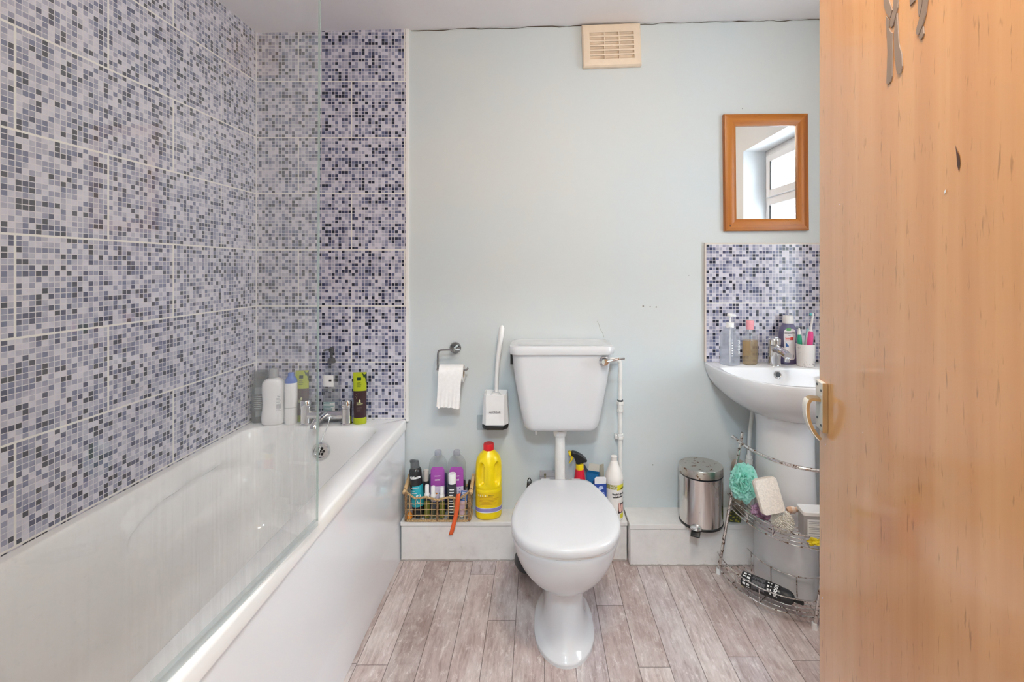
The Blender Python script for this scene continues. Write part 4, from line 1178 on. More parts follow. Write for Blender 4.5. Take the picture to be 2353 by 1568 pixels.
mk('stopper_body', lathe([(.001, 0), (.012, 0), (.0125, .004), (.010, .017), (.006, .024), (.001, .025)], 20), plain('orange_plastic', lin('#e08a2c'), .35), oc)
mk('stopper_tip', mv(lathe([(.001, 0), (.004, 0), (.003, .012), (.001, .013)], 12), z=.024), plain('pale_orange', lin('#e7b183'), .35), oc)
pk = thing('lip_balm_tube', 'small pale pink tube behind the orange stopper in the basket', 'tube', (-.556, -.042, IZ), (0, rad(4), 0))
mk('tube_body', lathe([(.001, 0), (.0075, 0), (.0075, .058), (.001, .060)], 20), plain('pale_pink', lin('#d9b9b0'), .35), pk)
# orange strap over the basket front
V, F = [], []
sp_ = crom([(-.338, -.096, .284), (-.338, -.110, .286), (-.340, -.1155, .268), (-.342, -.1160, .235), (-.347, -.1165, .205), (-.353, -.1175, .178), (-.360, -.119, .150), (-.369, -.1195, .121)], 5)
wv = Vector((1, -.12, .28)).normalized() * .0098
for p in sp_: V += [tuple(Vector(p) - wv), tuple(Vector(p) + wv)]
F = [(2 * i, 2 * i + 1, 2 * i + 3, 2 * i + 2) for i in range(len(sp_) - 1)]
st = mk('orange_strap', (V, F), plain('orange_ribbon', lin('#e2602e'), .5), angle=80)
sm = st.modifiers.new('thickness', 'SOLIDIFY'); sm.thickness = .001
tag(st, 'orange ribbon strap hanging over the front of the basket', 'strap')

# ---- on the boxing behind and right of the toilet
sb2 = thing('spray_bottle', 'red trigger spray bottle with a black and yellow head behind the toilet', 'spray bottle', (.182, -.060, BZ))
redp = plain('red_plastic', lin('#d4213a'), .28, vary=.03); yelp = plain('yellow_plastic', lin('#e9c913'), .3)
mk('bottle_body', bodyprof(smoothprof([(0, .036, .024), (.005, .040, .028), (.09, .040, .028), (.14, .030, .024), (.165, .024, .021), (.195, .020, .019), (.206, .018, .018)], 4), 2.2), redp, sb2)
mk('neck', lathe([(.001, .204), (.0168, .204), (.0172, .208), (.0172, .226), (.016, .229), (.001, .229)], 32), yelp, sb2)
def zz(pts): return [((a - 1150) / 7.127 / 527, (481 - b) / 7.127 / 527 + .2285) for a, b in pts]
mk('trigger_head', prism(zz([(1012, 282), (1040, 276), (1100, 290), (1190, 338), (1250, 392), (1268, 425), (1265, 442), (1215, 452), (1170, 458), (1145, 482), (1090, 478), (1074, 410), (1050, 362), (1012, 340)]), -.013, .013), M['black'], sb2, bevel=.004, angle=30)
mk('spray_nozzle', prism(zz([(958, 292), (975, 275), (1012, 278), (1012, 342), (985, 338), (972, 318)]), -.010, .010), yelp, sb2, bevel=.002)
mk('trigger', prism(zz([(998, 338), (1046, 366), (1030, 412), (975, 478), (968, 476), (1004, 410)]), -.006, .006), yelp, sb2, bevel=.0015)

white2 = plain('white_hdpe', lin('#efe9e4'), .35, vary=.02)
t, S = bottle('drain_unblocker_bottle', 'white drain unblocker bottle with a yellow label right of the toilet', 'bottle', (.330, -.070, BZ),
              [(0, .033, .033), (.004, .0375, .0375), (.012, .0385, .0385), (.155, .0385, .0385), (.172, .0395, .0395), (.186, .0375, .0375), (.205, .031, .031), (.232, .0195, .0195), (.245, .0145, .0145), (.248, .0120, .0120)], white2, 2.0, rz=.26, k=4,
              cap=[(.001, .246), (.0125, .246), (.0128, .250), (.0128, .2615), (.0135, .263), (.0135, .266), (.009, .267), (.001, .264)], capmat=white2)
yl = plain('acid_yellow_label', lin('#dcd12e'), .4)
kh = plain('khaki_label', lin('#a8a062'), .4)
lab(t, S, 'label_band', -1.5, -.05, .138, .157, kh)
lab(t, S, 'label_band', -.1, 1.35, .134, .157, yl, .0008)
txt(t, S, 'logo', 'HG', .022, -.45, .1465, plain('pale_logo', lin('#d9d4c0'), .5), .0014, bold=.0005)
txt(t, S, 'label_text', 'drain', .0105, .62, .1405, ink, .0016, bold=.0004)
txt(t, S, 'label_text', 'liquid drain', .0125, .12, .118, ink, .0012, bold=.0005)
txt(t, S, 'label_text', 'unblocker', .0125, .08, .1065, ink, .0012, bold=.0005)
lab(t, S, 'pipe_picture', .05, .92, .036, .078, plain('dark_print', lin('#2a1a1c'), .4), .0010)
pk_ = plain('salmon_print', lin('#e0b2a6'), .45)
def ribbon(S, pts, w, off):
    V, F = [], []
    for i, (a, z) in enumerate(pts):
        p, q = pts[min(i + 1, len(pts) - 1)], pts[max(i - 1, 0)]
        dx_, dz_ = (p[0] - q[0]) * .0385, p[1] - q[1]; l = math.hypot(dx_, dz_) or 1
        nx_, nz_ = -dz_ / l * w, dx_ / l * w
        V += [S(FR + a + nx_ / .0385, z + nz_, off), S(FR + a - nx_ / .0385, z - nz_, off)]
    F = [(2 * i, 2 * i + 1, 2 * i + 3, 2 * i + 2) for i in range(len(pts) - 1)]
    return V, F
mk('pipe_drawing', ribbon(S, [p[:2] for p in crom([(.20, .081, 0), (.20, .060, 0), (.26, .046, 0), (.38, .044, 0), (.44, .054, 0), (.48, .068, 0), (.60, .070, 0), (.68, .060, 0), (.70, .035, 0)], 4)], .0044, .0014), pk_, t, smooth=False)
lab(t, S, 'label_patch', .30, .95, .012, .033, yl, .0008, corner=.006)
mk('safety_marks', join(*[patch(S, FR + 1.25, FR + 1.4, z, z + .004, .0012, 2, 1) for z in (.158, .146, .10, .085, .07)]), plain('green_print', lin('#2f6a58'), .5), t, smooth=False)

bb = thing('blue_carton', 'open blue carton with a white flap beside the drain unblocker bottle', 'carton', (.266, -.082, BZ), (0, 0, .08))
blu = plain('blue_card', lin('#2c4a9a'), .45); wcard = plain('white_card', lin('#e4e2e6'), .6)
mk('carton', join(box(-.026, .026, -.016, -.015, 0, .158), box(-.026, .026, .015, .016, 0, .158), box(-.026, -.025, -.015, .015, 0, .158), box(.025, .026, -.015, .015, 0, .158), box(-.026, .026, -.016, .016, 0, .001)), blu, bb, smooth=False)
mk('flap', prism([(-.025, .158), (.025, .158), (.025, .182), (.019, .188), (-.019, .188), (-.025, .182)], -.0156, -.0150), wcard, bb, smooth=False)
mk('emblem', prism([(.011 * math.cos(a) + .002, .138 + .011 * math.sin(a)) for a in [i * PI / 10 for i in range(14)]], -.0166, -.0161), plain('pale_blue_print', lin('#b9c6e6'), .5), bb, smooth=False)
mk('label_text', join(*[box(-.010 + i * .002, .016 + i * .002, -.0166, -.0161, .119 - i * .007, .122 - i * .007) for i in range(3)]), plain('pale_blue_print', lin('#b9c6e6'), .5), bb, smooth=False)
tcar = thing('teal_carton', 'dark blue and teal carton behind the blue carton', 'carton', (.243, -.036, BZ), (0, 0, -.35))
mk('carton', join(box(-.026, .026, -.014, -.013, 0, .180), box(-.026, .026, .013, .014, 0, .180), box(-.026, -.025, -.013, .013, 0, .180), box(.025, .026, -.013, .013, 0, .180), box(-.026, .026, -.014, .014, 0, .001)), plain('teal_card', lin('#1f6fa8'), .45), tcar, smooth=False)
mk('flap', mv(box(-.024, .024, -.0005, .0005, 0, .030), rx=-.5, y=.0135, z=.180), plain('pale_card', lin('#c6c0b6'), .6), tcar, smooth=False)
mk('flap', mv(box(-.0005, .0005, -.012, .012, 0, .030), ry=-.6, x=-.0255, z=.180), plain('navy_card', lin('#232a44'), .5), tcar, smooth=False)
lf = mk('folded_leaflet', mv(box(-.010, .010, -.0008, .0008, 0, .212), rz=.5, ry=-.05, x=.292, y=-.022, z=BZ), plain('leaflet_paper', lin('#b9b2a2'), .7), smooth=False)
tag(lf, 'folded paper leaflet standing between the cartons and the white bottle', 'leaflet')
gb = thing('grey_carton', 'pale grey carton behind the flush pipe', 'carton', (.048, -.042, BZ))
mk('carton', box(-.040, .040, -.014, .014, 0, .186), plain('grey_card', lin('#a5a2a6'), .6), gb, smooth=False)
mk('lid_crease', box(-.0402, .0402, -.0142, .0142, .168, .1695), plain('dark_grey_card', lin('#77747a'), .6), gb, smooth=False)
bg_ = thing('black_gadget', 'black gadget with a hanging loop left of the toilet lid', 'gadget', (-.037, -.070, BZ))
mk('gadget_body', bodyprof([(0, .013, .009), (.003, .015, .010), (.13, .0125, .009), (.150, .011, .008), (.153, .008, .006)], 2.6, 28), M['black'], bg_)
mk('hanging_loop', tube(crom([(-.006, 0, .150), (-.007, 0, .160), (0, 0, .170), (.007, 0, .160), (.006, 0, .150)], 5), .0022, 8), M['black'], bg_)
tw = thing('wooden_stick', 'thin pale wooden stick standing beside the flush pipe', 'stick', (.030, -.072, BZ))
mk('stick', tube([(0, 0, 0), (.001, 0, .10), (.002, 0, .17), (.001, 0, .184)], .003, 8, rs=[.003, .003, .0026, .0036]), plain('weathered_wood', lin('#a89a7c'), .7), tw)
mk('stick_tip', mv(lathe([(.001, -.005), (.004, -.003), (.0045, .002), (.001, .006)], 10), .001, 0, .186), plain('olive_tip', lin('#6d6a4c'), .6), tw)
#@@PART4@@

# ------------------------------------------------------------------ pedal bin
pb = thing('pedal_bin', 'small stainless steel pedal bin with a rust speckled lid', 'bin', (.693, -.108, .1752))
mk('bin_body', lathe([(.001, .006), (.0885, .006), (.0885, .205), (.001, .205)], 56), M['steel'], pb)
mk('base_ring', lathe([(.001, 0), (.0895, 0), (.0905, .003), (.0905, .009), (.0885, .011), (.001, .011)], 56), M['black'], pb)
mk('lid', mv(lathe([(.001, .002), (.0885, .0), (.0892, .001), (.0892, .030), (.0880, .0325), (.0860, .0325), (.080, .031), (.001, .034)], 56), rx=rad(-3.0), z=.206), M['lidsteel'], pb, angle=30)
mk('lid_seam', lathe([(.001, .2045), (.0892, .2045), (.0892, .2065), (.001, .2065)], 48), M['blackmatt'], pb)
pd = mk('pedal', mv(join(box(-.018, .018, -.030, .018, .0, .008)), x=-.052, y=-.088, z=.000, rz=-.42, rx=.18), M['black'], pb, bevel=.003)
mk('pedal_hood', mv(lathe([(.001, 0), (.024, 0), (.022, .006), (.012, .013), (.001, .015)], 24), x=-.046, y=-.074, z=.010), M['chrome'], pb)

# ------------------------------------------------------------------ chrome rack around the pedestal
RCX = 1.02
rk = thing('under_basin_rack', 'rusty chrome bow-fronted two-shelf rack standing around the basin pedestal', 'rack', (RCX, -.30, 0))
def kr(g): return mv(g, -RCX, .30, 0)
def arc(rx, ry, ye, z, cx=RCX, n=2.3, m=32, t0=0.0, t1=1.0):
    out = []
    for i in range(m + 1):
        t = PI + PI * (t0 + (t1 - t0) * i / m)
        c, s = math.cos(t), math.sin(t)
        out.append((cx + rx * math.copysign(abs(c) ** (2 / n), c), ye - ry * abs(s) ** (2 / n), z))
    return out
legs = []
for s in (-1, 1):
    lb = (RCX + s * .283, -.181, 0); lt = (RCX + s * .192, -.200, .584)
    l = mk('leg', kr(tube([lb, lt], .0062, 12)), M['chromerust'], rk)
    mk('foot', kr(mv(lathe([(.001, 0), (.010, 0), (.0085, .022), (.001, .023)], 18), lb[0] - s * .001, lb[1], 0)), M['white'], l)
    fb = (RCX + s * .064, -.470, 0); ft = (RCX + s * .012, -.505, .560)
    if s < 0: fb, ft = (.957, -.468, 0), (1.020, -.492, .553)
    l = mk('leg', kr(tube([fb, ft], .0062, 12)), M['chromerust'], rk)
    mk('foot', kr(mv(lathe([(.001, 0), (.010, 0), (.0085, .022), (.001, .023)], 18), fb[0], fb[1], 0)), M['white'], l)
toprail = arc(.222, .305, -.200, .560)
mk('top_rail', kr(tube([(toprail[0][0] - .004, -.185, .562)] + toprail + [(toprail[-1][0] + .004, -.185, .562)], .0062, 12)), M['chromerust'], rk)
# middle shelf
def legx(z): return .283 - .091 * z / .584
def shelf(zl, zu, rx, ry, ye, n_slats, inner, cx=RCX):
    g = [tube(arc(rx, ry, ye, zl, cx), .0026, 8), tube(arc(rx + .004, ry + .004, ye, zu, cx), .0024, 8)]
    a_l = arc(rx, ry, ye, zl, cx, m=40); a_u = arc(rx + .004, ry + .004, ye, zu, cx, m=40)
    for i in (5, 10, 20, 30, 35): g.append(tube([a_l[i], a_u[i]], .0020, 8))
    irx, iry, iye = inner
    ia = arc(irx, iry, iye, zl, cx, 2.0, 40)
    g.append(tube(ia, .0024, 8))
    for k in range(n_slats):                                  # slats follow the bow between the inner and outer wires
        f = (k + 1) / (n_slats + 1)
        g.append(tube([tuple(Vector(p) * f + Vector(q) * (1 - f)) for p, q in zip(a_l, ia)], .0018, 6))
    for i in (4, 10, 16, 24, 30, 36): g.append(tube([a_l[i], ia[i]], .0022, 6))
    g.append(tube([a_l[0], ia[0]], .0026, 8)); g.append(tube([a_l[-1], ia[-1]], .0026, 8))
    g.append(tube([(cx - legx(zu), -.185, zu), a_u[0]], .0024, 8)); g.append(tube([(cx - legx(zl), -.183, zl), a_l[0]], .0024, 8))
    return g
mk('shelf', kr(join(*shelf(.286, .330, .243, .305, -.190, 4, (.160, .185, -.185)))), M['chromerust'], rk)
low = shelf(.030, .088, .268, .272, -.185, 3, (.165, .200, -.180), 1.005)
ib = arc(.150, .180, -.185, .105, 1.005, 2.0, 40)
low += [tube(ib, .0022, 8)]
ia = arc(.165, .200, -.180, .030, 1.005, 2.0, 40)
for i in (2, 9, 16, 24, 31, 38): low.append(tube([ib[i], (ib[i][0], ib[i][1] - .004, .032)], .0022, 8))
mk('shelf', kr(join(*low)), M['chromerust'], rk)

# hair spray can lying on the bottom shelf
A, B = Vector((.783, -.300, .062)), Vector((.921, -.420, .0625))
dcan = (B - A).normalized()
hs = thing('hairspray_can', 'black hairspray can lying on the bottom shelf of the rack', 'can', A)
qd = dcan.to_track_quat('Z', 'X')
hs.rotation_mode = 'QUATERNION'; hs.rotation_quaternion = qd
Pc = [(0, .022, .022), (.001, .0245, .0245), (.004, .0258, .0258), (.128, .0258, .0258), (.134, .0250, .0250), (.140, .0225, .0225)]
mk('can_body', bodyprof(Pc, 2, 44), blackcan, hs)
mk('cap', lathe([(.001, .139), (.0235, .139), (.0245, .142), (.0235, .158), (.019, .170), (.012, .176), (.001, .177)], 36), M['blackmatt'], hs)
mk('nozzle', join(mv(tube([(0, 0, .168), (.004, .006, .186), (.008, .011, .206)], .008, 14, rs=[.0085, .0075, .0075]))), M['black'], hs)
Sc = surf(Pc, 2)
inv = qd.inverted()
up = inv @ Vector((-.55, -.72, .62)); tc0 = math.atan2(up.y, up.x) - FR
random.seed(11)
gl_, wl_ = [], []
def cpatch(t0, t1, z0, z1, off=.0006): return patch(Sc, FR + tc0 + t0, FR + tc0 + t1, z0, z1, off, 6, 2)
for i in range(16):
    z = .040 + i * .0028
    for k in range(3): gl_.append(cpatch(-.95 + k * .65, -.95 + k * .65 + random.uniform(.35, .6), z, z + .0012))
mk('label_print', join(*gl_), plain('grey_label_print', lin('#7d7a7e'), .5), hs, smooth=False)
for z0, z1, n in ((.008, .018, 4), (.022, .032, 5), (.092, .098, 3), (.102, .106, 4)):
    if z0 == .092: mk('label_symbols', join(*wl_), inkw, hs, smooth=False); wl_ = []
    for k in range(n): wl_.append(cpatch(-.9 + k * .45, -.9 + k * .45 + random.uniform(.15, .3), z0 + random.uniform(-.001, .001), z1))
mk('label_lettering', join(*wl_), inkw, hs, smooth=False)
tv3, tf3 = text2d('500ml', .017, .0006)
mk('label_text', ([Sc(FR + tc0 - .2 + y / .0258, .120 + x * .0 + (-y) * 0 + x, .0012) if False else Sc(FR + tc0 - .15 + x / .0258, .120 + y, .0012) for x, y in tv3], tf3), inkw, hs, smooth=False)

# things on the middle shelf
mint = NT('mint_mesh'); mint.set(color=mint.ramp(mint.noise(mint.coord(), 40, 3), [(.3, lin('#b5ece2')), (.7, lin('#d8f7f2'))]), rough=.6, sheen=.2)
tb_ = mint.new('ShaderNodeBsdfTranslucent'); tb_.inputs[0].default_value = (*lin('#bdf5e8'), 1)
mx_ = mint.new('ShaderNodeMixShader'); mx_.inputs[0].default_value = .55
mint.l.new(mint.b.outputs[0], mx_.inputs[1]); mint.l.new(tb_.outputs[0], mx_.inputs[2]); mint.l.new(mx_.outputs[0], mint.out.inputs[0])
def ruffle(n, r, seed, w=.018, sx=1, sy=1, sz=1, amp=.28):
    random.seed(seed); gs = []
    for k in range(n):
        ax = Vector((random.gauss(0, 1), random.gauss(0, 1), random.gauss(0, 1))).normalized()
        u = ax.orthogonal().normalized(); v = ax.cross(u)
        base = r * random.uniform(.55, .92); f = random.randint(3, 6); ph = random.uniform(0, 6.3); off = random.uniform(-.5, .5) * r
        V, F = [], []
        m = 44; a0 = random.uniform(0, 6.3); span = random.uniform(2.2, 4.5)
        for i in range(m + 1):
            a = a0 + span * i / m
            rr_ = base * (1 + amp * .5 * math.sin(f * a + ph))
            c = (u * math.cos(a) + v * math.sin(a)); p = c * rr_ + ax * (off + r * amp * math.sin(f * 1.7 * a + ph))
            q = p + (c * .8 + ax * .6 * math.cos(f * a + ph)).normalized() * w
            for t in (p, q): V.append((t.x * sx, t.y * sy, t.z * sz))
        for i in range(m): F.append((2 * i, 2 * i + 1, 2 * i + 3, 2 * i + 2))
        gs.append((V, F))
    return join(*gs)
ml = thing('bath_puff', 'mint green net bath puff on the left of the rack shelf', 'bath puff', (.791, -.288, .424))
mk('puff_net', ruffle(95, .049, 3, .011, .85, .72, 1.2, .34), mint.m, ml, angle=180)
mk('hanging_cord', tube(crom([(.02, -.01, -.02), (.040, -.010, -.03), (.046, -.012, -.045), (.035, -.012, -.035), (.01, -.01, -.02)], 6), .0013, 6), plain('mint_cord', lin('#9fded0'), .7), ml)
lo = thing('bath_sponge', 'cream oblong loofah pad leaning against the basin pedestal', 'sponge', (.846, -.408, .369), (rad(-14), rad(-11), .0))
mk('pad', loft([rrect(-.041, .041, z0, z1, .010, z, 5) for z, z0, z1 in ()] or [[(x * sc, y, z * 1.0) for x, z, _ in rrect(-.042 , .042, .0, .118, .014, 0, 6)] for y, sc in ((-.013, .93), (-.009, 1.0), (.009, 1.0), (.013, .93))]), plain('cream_loofah', lin('#ded3c8'), .85, vary=.10, bumpy=.6, scale=190), lo, angle=50)
mk('pad_edge', loft([[(x * sc, y, z) for x, z, _ in rrect(-.0428, .0428, -.0008, .1188, .0146, 0, 6)] for y, sc in ((-.003, 1.0), (.003, 1.0))]), plain('cream_piping', lin('#cdbfb2'), .85, bumpy=.4, scale=200), lo)
lil = plain('mauve_towelling', lin('#b58aa4'), .9, vary=.22, bumpy=.9, scale=70)
pu = thing('bath_puff', 'mauve bath puff lying on the rack shelf below the loofah pad', 'bath puff', (.849, -.322, .328))
def blob(r, sx, sy, sz, seed, amp=.22, fr=2.2):
    bm = bmesh.new(); bmesh.ops.create_icosphere(bm, subdivisions=5, radius=1.0)
    V = []
    for v in bm.verts:
        d = v.co.normalized()
        k = 1 + amp * noise.fractal(d * fr + Vector((seed, 0, 0)), 1.0, 2.0, 4) + .10 * noise.noise(d * 9 + Vector((0, seed, 0)))
        V.append((d.x * k * r * sx, d.y * k * r * sy, d.z * k * r * sz))
    F = [tuple(q.index for q in f.verts) for f in bm.faces]; bm.free()
    return V, F
mk('puff_net', blob(.030, 1.35, .9, .82, 5.0, .3), lil, pu, angle=180)
mk('puff_frill', ruffle(80, .034, 8, .006, 1.1, .8, .72, .25), plain('mauve_net', lin('#b08aa2'), .8, vary=.2), pu, angle=180)
mk('white_cord', tube(crom([(.030, -.028, .004), (.036, -.036, .012), (.040, -.038, .0), (.036, -.036, -.010), (.030, -.030, -.004)], 6), .0025, 8), M['white'], pu)
wp = thing('shower_scrubber', 'round white tufted bath scrubber at the front of the rack shelf', 'scrubber', (.884, -.397, .332))
mk('scrubber_core', blob(.029, 1, 1, 1, 2.0, .05), plain('cream_core', lin('#d9d0c2'), .9), wp, angle=180)
random.seed(21); tf = []
for k in range(420):
    z = 1 - 2 * (k + .5) / 420; a = k * 2.39996
    d = Vector((math.sqrt(1 - z * z) * math.cos(a), math.sqrt(1 - z * z) * math.sin(a), z))
    j = Vector((random.uniform(-.25, .25), random.uniform(-.25, .25), random.uniform(-.25, .25)))
    L = random.uniform(.036, .0405)
    tf.append(tube([tuple(d * .027), tuple(d * .034 + j * .004), tuple((d + j * .35).normalized() * L)], .0021, 5, rs=[.0022, .0022, .0015]))
mk('tufts', join(*tf), plain('white_tufts', lin('#e9e4dc'), .8, vary=.06), wp)
nb = thing('nail_brush', 'pale wooden brush handle lying on the rack shelf against the pedestal', 'brush', (.940, -.372, .359), (0, rad(-1), rad(4)))
mk('handle', tube([(-.026, 0, .001), (-.020, 0, .002), (-.01, 0, .003), (.005, 0, .002), (.04, 0, .003), (.075, 0, .002)], .008, 16, rs=[.0085, .0115, .0110, .0085, .0105, .009]), M['palewood'], nb)
mk('handle_band', mv(lathe([(.001, -.006), (.0125, -.006), (.0130, 0), (.0125, .006), (.001, .006)], 20), ry=PI / 2, x=-.006, z=.002), plain('pale_band', lin('#ecd9cc'), .5), nb)
tubx = thing('plastic_tub', 'clear plastic tub with a white lid and paper label on the rack shelf', 'tub', (.976, -.424, .301), (0, 0, rad(-6)))
mk('tub_body', loft([rrect(-.038, .060, -.026, .028, .008, z, 5) for z in (0, .078)]), clear('cloudy_tub', (.85, .82, .80), haze=.45, hazecol=(.74, .70, .68), rough=.15), tubx, angle=40)
mk('lid', loft([rrect(-.042, .064, -.029, .031, .009, z, 5) for z in (.078, .092)]), M['white'], tubx, bevel=.002, angle=40)
mk('label', box(-.028, .060, -.0268, -.0262, .010, .066), M['white'], tubx, smooth=False)
mk('label_text', join(*[box(-.024, -.024 + w, -.0272, -.0269, z, z + .0016) for z, w in ((.058, .05), (.052, .07), (.047, .06), (.037, .075), (.032, .06), (.026, .07), (.017, .04))]), inkg, tubx, smooth=False)
yc = thing('yellow_cloth', 'crumpled yellow cloth on the front right of the rack shelf', 'cloth', (.955, -.482, .3105))
mk('cloth', blob(.014, 1.8, .9, .62, 9.0, .7, 1.6), plain('yellow_fabric', lin('#e3c81c'), .8, vary=.1, bumpy=.3), yc, angle=40)

# behind the rack on the boxing
t, S = bottle('beige_bottle', 'beige topped bottle standing on the boxing behind the rack leg', 'bottle', (.872, -.062, .1757),
              [(0, .022, .022), (.003, .025, .025), (.10, .025, .025), (.125, .015, .015), (.135, .013, .013), (.155, .013, .013), (.158, .026, .026), (.172, .028, .028), (.215, .028, .028), (.232, .022, .022), (.236, .012, .012)], plain('beige_plastic', lin('#a89a8c'), .6, vary=.1), 2.0)
mk('white_neck', lathe([(.001, .128), (.0165, .128), (.0165, .156), (.001, .156)], 24), M['white'], t)
gp = thing('green_packet', 'small dark green and yellow packet on the boxing behind the rack', 'packet', (.832, -.112, .1757), (0, 0, -.1))
mk('packet', box(-.026, .026, -.012, .012, 0, .040), spotted('green_yellow_print', lin('#39402c'), lin('#b9b24a'), .55, .5, 0.0, 90), gp, bevel=.002, smooth=False)
og = thing('orange_packet', 'small crumpled orange packet on the floor beside the pedestal', 'packet', (.852, -.240, .0125))
mk('packet', blob(.013, 1.3, .8, .8, 3.0, .5, 2.0), plain('orange_foil', lin('#d8642a'), .4, bumpy=.3), og, angle=40)
dk = thing('dark_bottle', 'dark bottle standing on the bottom rack shelf, mostly hidden by the door', 'bottle', (1.160, -.325, .0345))
mk('bottle_body', bodyprof(smoothprof([(0, .026, .026), (.003, .029, .029), (.14, .029, .029), (.17, .018, .018), (.18, .013, .013)], 3), 2), M['black'], dk)
mk('cap', lathe([(.001, .178), (.015, .178), (.015, .205), (.001, .206)], 24), plain('dark_red_cap', lin('#7a1c22'), .4), dk)

# ------------------------------------------------------------------ on the basin
SZ = .8292
t, S = bottle('soap_pump_bottle', 'clear soap pump bottle with a white pump, leftmost on the basin', 'bottle', (.836, -.062, SZ),
              [(0, .030, .027), (.003, .0345, .031), (.02, .035, .0315), (.125, .035, .0315), (.145, .031, .028), (.158, .018, .018), (.165, .016, .016)], clear('frosty_plastic', (.92, .935, .955), haze=.32, hazecol=(.80, .83, .90), rough=.06), 4.5, rz=.5)
mk('pump_collar', lathe([(.001, .162), (.0175, .162), (.0175, .182), (.0155, .184), (.001, .184)], 28), M['white'], t)
mk('pump_head', join(lathe([(.001, .184), (.0035, .184), (.0035, .208), (.012, .210), (.012, .220), (.009, .223), (.001, .223)], 20), mv(prism([(-.004, .211), (.034, .206), (.036, .211), (.030, .218), (-.004, .222)], -.005, .005))), M['white'], t, bevel=.001)
mk('dip_tube', tube([(0, 0, .01), (0, 0, .165)], .003, 8), M['white'], t)
tv4, tf4 = text2d('original', .021, .0004)
mk('logo', ([(.017 - y, -.0322, .078 + x) for x, y in tv4], tf4), inkw, t, smooth=False)
lines(t, S, 'label_text', inkw, -.55, -.25, .045, .10, 6, h=.004, seed=5)
amber = clear('amber_liquid', lin('#efdcb8'), haze=.26, hazecol=lin('#ecd0a4'))
pinkc = plain('pink_cap', lin('#f0a3ac'), .35)
t, S = bottle('body_wash_bottle', 'clear bottle of amber liquid with a pink cap on the basin', 'bottle', (.926, -.056, SZ),
              [(0, .028, .018), (.004, .0335, .021), (.02, .035, .022), (.10, .0345, .022), (.125, .032, .021), (.142, .021, .016), (.148, .0155, .0145), (.155, .0145, .014)], M['clearglass'], 2.4, rz=.3, liquid=.105, liqmat=amber,
              cap=[(.001, .153), (.0155, .153), (.0160, .156), (.0168, .180), (.0172, .184), (.0165, .191), (.001, .193)], capmat=pinkc)
lab(t, S, 'label', .95, 1.35, .030, .118, M['white'])
mk('back_print', patch(S, PI / 2 - .6, PI / 2 + .9, .035, .100, -.001, 14, 4), plain('grey_print_patch', lin('#bcb4a6'), .6), t)
purl = clear('purple_mouthwash', lin('#b795cf'), haze=.45, hazecol=lin('#b48acb'))
t, S = bottle('mouthwash_bottle', 'tinted mouthwash bottle with a white cap and paper label behind the basin tap', 'bottle', (1.100, -.041, SZ),
              [(0, .035, .022), (.004, .039, .025), (.02, .041, .026), (.07, .036, .023), (.12, .042, .026), (.145, .040, .025), (.165, .030, .021), (.176, .021, .018), (.18, .0195, .0175)], clear('lavender_tinted_plastic', lin('#c2c0da'), haze=.42, hazecol=lin('#b4b0d2'), rough=.04), 2.3, rz=.28, liquid=.062, liqmat=purl,
              cap=[(.001, .178), (.0225, .178), (.0228, .182), (.0212, .208), (.0200, .211), (.001, .212)], capmat=M['white'])
lab(t, S, 'label', -1.05, .35, .022, .155, plain('white_label', lin('#e6e1e4'), .45), corner=.02, nz=24)
lab(t, S, 'green_tab', -.75, -.15, .147, .160, plain('green_tab', lin('#5b9a5f'), .45), .0010, corner=.004)
txt(t, S, 'logo', 'CORSODYL', .0088, -.36, .137, ink, .0014, bold=.0003)
txt(t, S, 'label_text', 'DAILY', .005, -.36, .128, ink, .0014, bold=.0002)
lab(t, S, 'red_band', -.80, .05, .107, .120, plain('red_band', lin('#d8463c'), .45), .0010)
lines(t, S, 'label_text', inkw, -.74, 0, .110, .117, 2, .0014, h=.0026, seed=4)
mk('blue_mark', ([S(FR + a, z, .0011) for a, z in ((-.80, .098), (-.45, .084), (-.42, .078), (-.80, .078))], [(0, 1, 2, 3)]), plain('blue_mark', lin('#2b5c9a'), .45), t, smooth=False)
lab(t, S, 'pink_mark', -1.0, -.5, .030, .048, plain('pink_mark', lin('#d86f86'), .45), .0010, corner=.006)
mk('small_marks', join(patch(S, FR - .30, FR - .20, .035, .043, .0012, 3, 2), patch(S, FR + .02, FR + .12, .031, .043, .0012, 3, 2)), inkg, t, smooth=False)

def marble():
    t = NT('white_marbled_ceramic'); c = t.coord()
    n = t.noise(c, 14, 5, .6, 1.6); d = t.math('ABSOLUTE', t.math('SUBTRACT', n, .5))
    k = t.ramp(d, [(0, (1, 1, 1)), (.008, (.5, .5, .5)), (.02, (0, 0, 0))]); g = t.ramp(t.noise(c, 11, 2, .5), [(.5, (0, 0, 0)), (.62, (1, 1, 1))])
    t.set(color=t.mix(t.math('MULTIPLY', k, g), lin('#ece8e6'), lin('#55525a')), rough=.2); return t.m
cup = thing('toothbrush_cup', 'white marbled toothbrush cup on the right of the basin', 'cup', (1.147, -.092, SZ))
mk('cup', lathe([(.001, 0), (.031, 0), (.034, .003), (.0365, .092), (.0360, .0955), (.0345, .0955), (.0335, .092), (.0315, .006), (.001, .006)], 44), marble(), cup)
eb = thing('electric_toothbrush', 'white and pink electric toothbrush standing in the marbled cup', 'toothbrush', (1.145, -.103, SZ + .0095), (rad(2), rad(5.5), 0))
mk('handle', bodyprof(smoothprof([(0, .012, .012), (.05, .0135, .0135), (.11, .014, .0145), (.135, .0115, .012), (.148, .0065, .0065), (.150, .005, .005)], 4), 2.2, 32), M['white'], eb)
Se = surf(smoothprof([(0, .012, .012), (.05, .0135, .0135), (.11, .014, .0145), (.135, .0115, .012), (.148, .0065, .0065), (.150, .005, .005)], 4), 2.2)
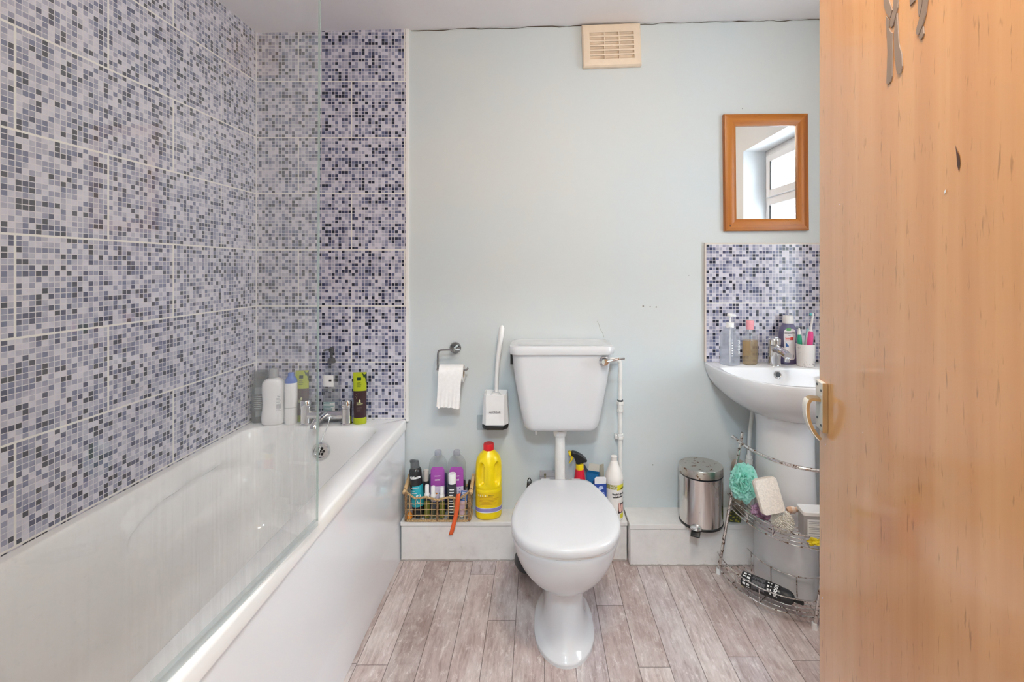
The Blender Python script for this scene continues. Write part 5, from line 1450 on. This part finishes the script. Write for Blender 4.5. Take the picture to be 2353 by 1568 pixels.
mk('pink_grip', patch(Se, FR - 1.15, FR + .55, .03, .143, .0008, 14, 20), plain('hot_pink_grip', lin('#e2478c'), .35), eb)
mk('brush_neck', tube([(0, 0, .150), (.001, 0, .175), (.002, 0, .200), (.003, .001, .213)], .004, 14, rs=[.0055, .0045, .0040, .0048]), M['white'], eb)
bh = mk('brush_head', mv(lathe([(.001, -.003), (.0072, -.003), (.0072, .004), (.001, .004)], 20), ry=-PI / 2, x=.001, z=.214), M['white'], eb)
mk('bristles', join(*[mv(tube([(0, 0, 0), (-.008, 0, 0)], .0014, 6), x=-.003, y=.0042 * math.cos(a), z=.214 + .0042 * math.sin(a)) for a in [i * PI / 4 for i in range(8)]]), plain('aqua_bristles', lin('#6fc9cf'), .5), bh)
tbx = thing('toothbrush', 'green and white toothbrush leaning to the left in the marbled cup', 'toothbrush', (1.150, -.076, SZ + .007), (rad(2), rad(12), 0))
mk('handle', bodyprof(smoothprof([(0, .007, .006), (.06, .010, .008), (.10, .0115, .009), (.130, .008, .006), (.148, .004, .004), (.155, .003, .003)], 4), 2.2, 28), M['white'], tbx)
St2 = surf(smoothprof([(0, .007, .006), (.06, .010, .008), (.10, .0115, .009), (.130, .008, .006), (.148, .004, .004), (.155, .003, .003)], 4), 2.2)
mk('green_grip', patch(St2, FR - 1.3, FR + .5, .03, .128, .0006, 12, 16), plain('green_grip', lin('#1f9a78'), .4), tbx)
tby = thing('toothbrush', 'white and aqua toothbrush leaning at the left edge of the marbled cup', 'toothbrush', (1.137, -.090, SZ + .007), (rad(2), rad(-14), 0))
tbx.rotation_euler = (rad(2), rad(-3.5), 0); tbx.location = (1.131, -.083, SZ + .008); tby.location = (1.157, -.079, SZ + .008); tby.rotation_euler = (0, rad(3), 0)
mk('handle', bodyprof(smoothprof([(0, .007, .006), (.06, .010, .008), (.10, .0105, .008), (.130, .007, .006), (.15, .004, .004)], 4), 2.2, 28), plain('aqua_plastic', lin('#9fd8e0'), .35), tby)
tbd = thing('razor', 'dark handled razor in the right of the marbled cup', 'razor', (1.169, -.094, SZ + .007), (0, rad(2), 0))
mk('razor_grip', tube([(0, 0, 0), (0, 0, .06), (.001, 0, .112)], .006, 12, rs=[.005, .006, .0065]), M['blackmatt'], tbd)
for o in bpy.data.objects:
    n = o.name.split('.')[0]
    if o.parent is None and n in ('mini_spray_bottle', 'bath_soak_bottle', 'hair_tube', 'toothbrush'):
        o['group'] = {'mini_spray_bottle': 'mini spray bottles at the front of the basket', 'bath_soak_bottle': 'bath soak bottles in the basket',
                      'hair_tube': 'brown and lime tubes on the bath ledge', 'toothbrush': 'toothbrushes in the marbled cup'}[n]
bpy.context.view_layer.update()
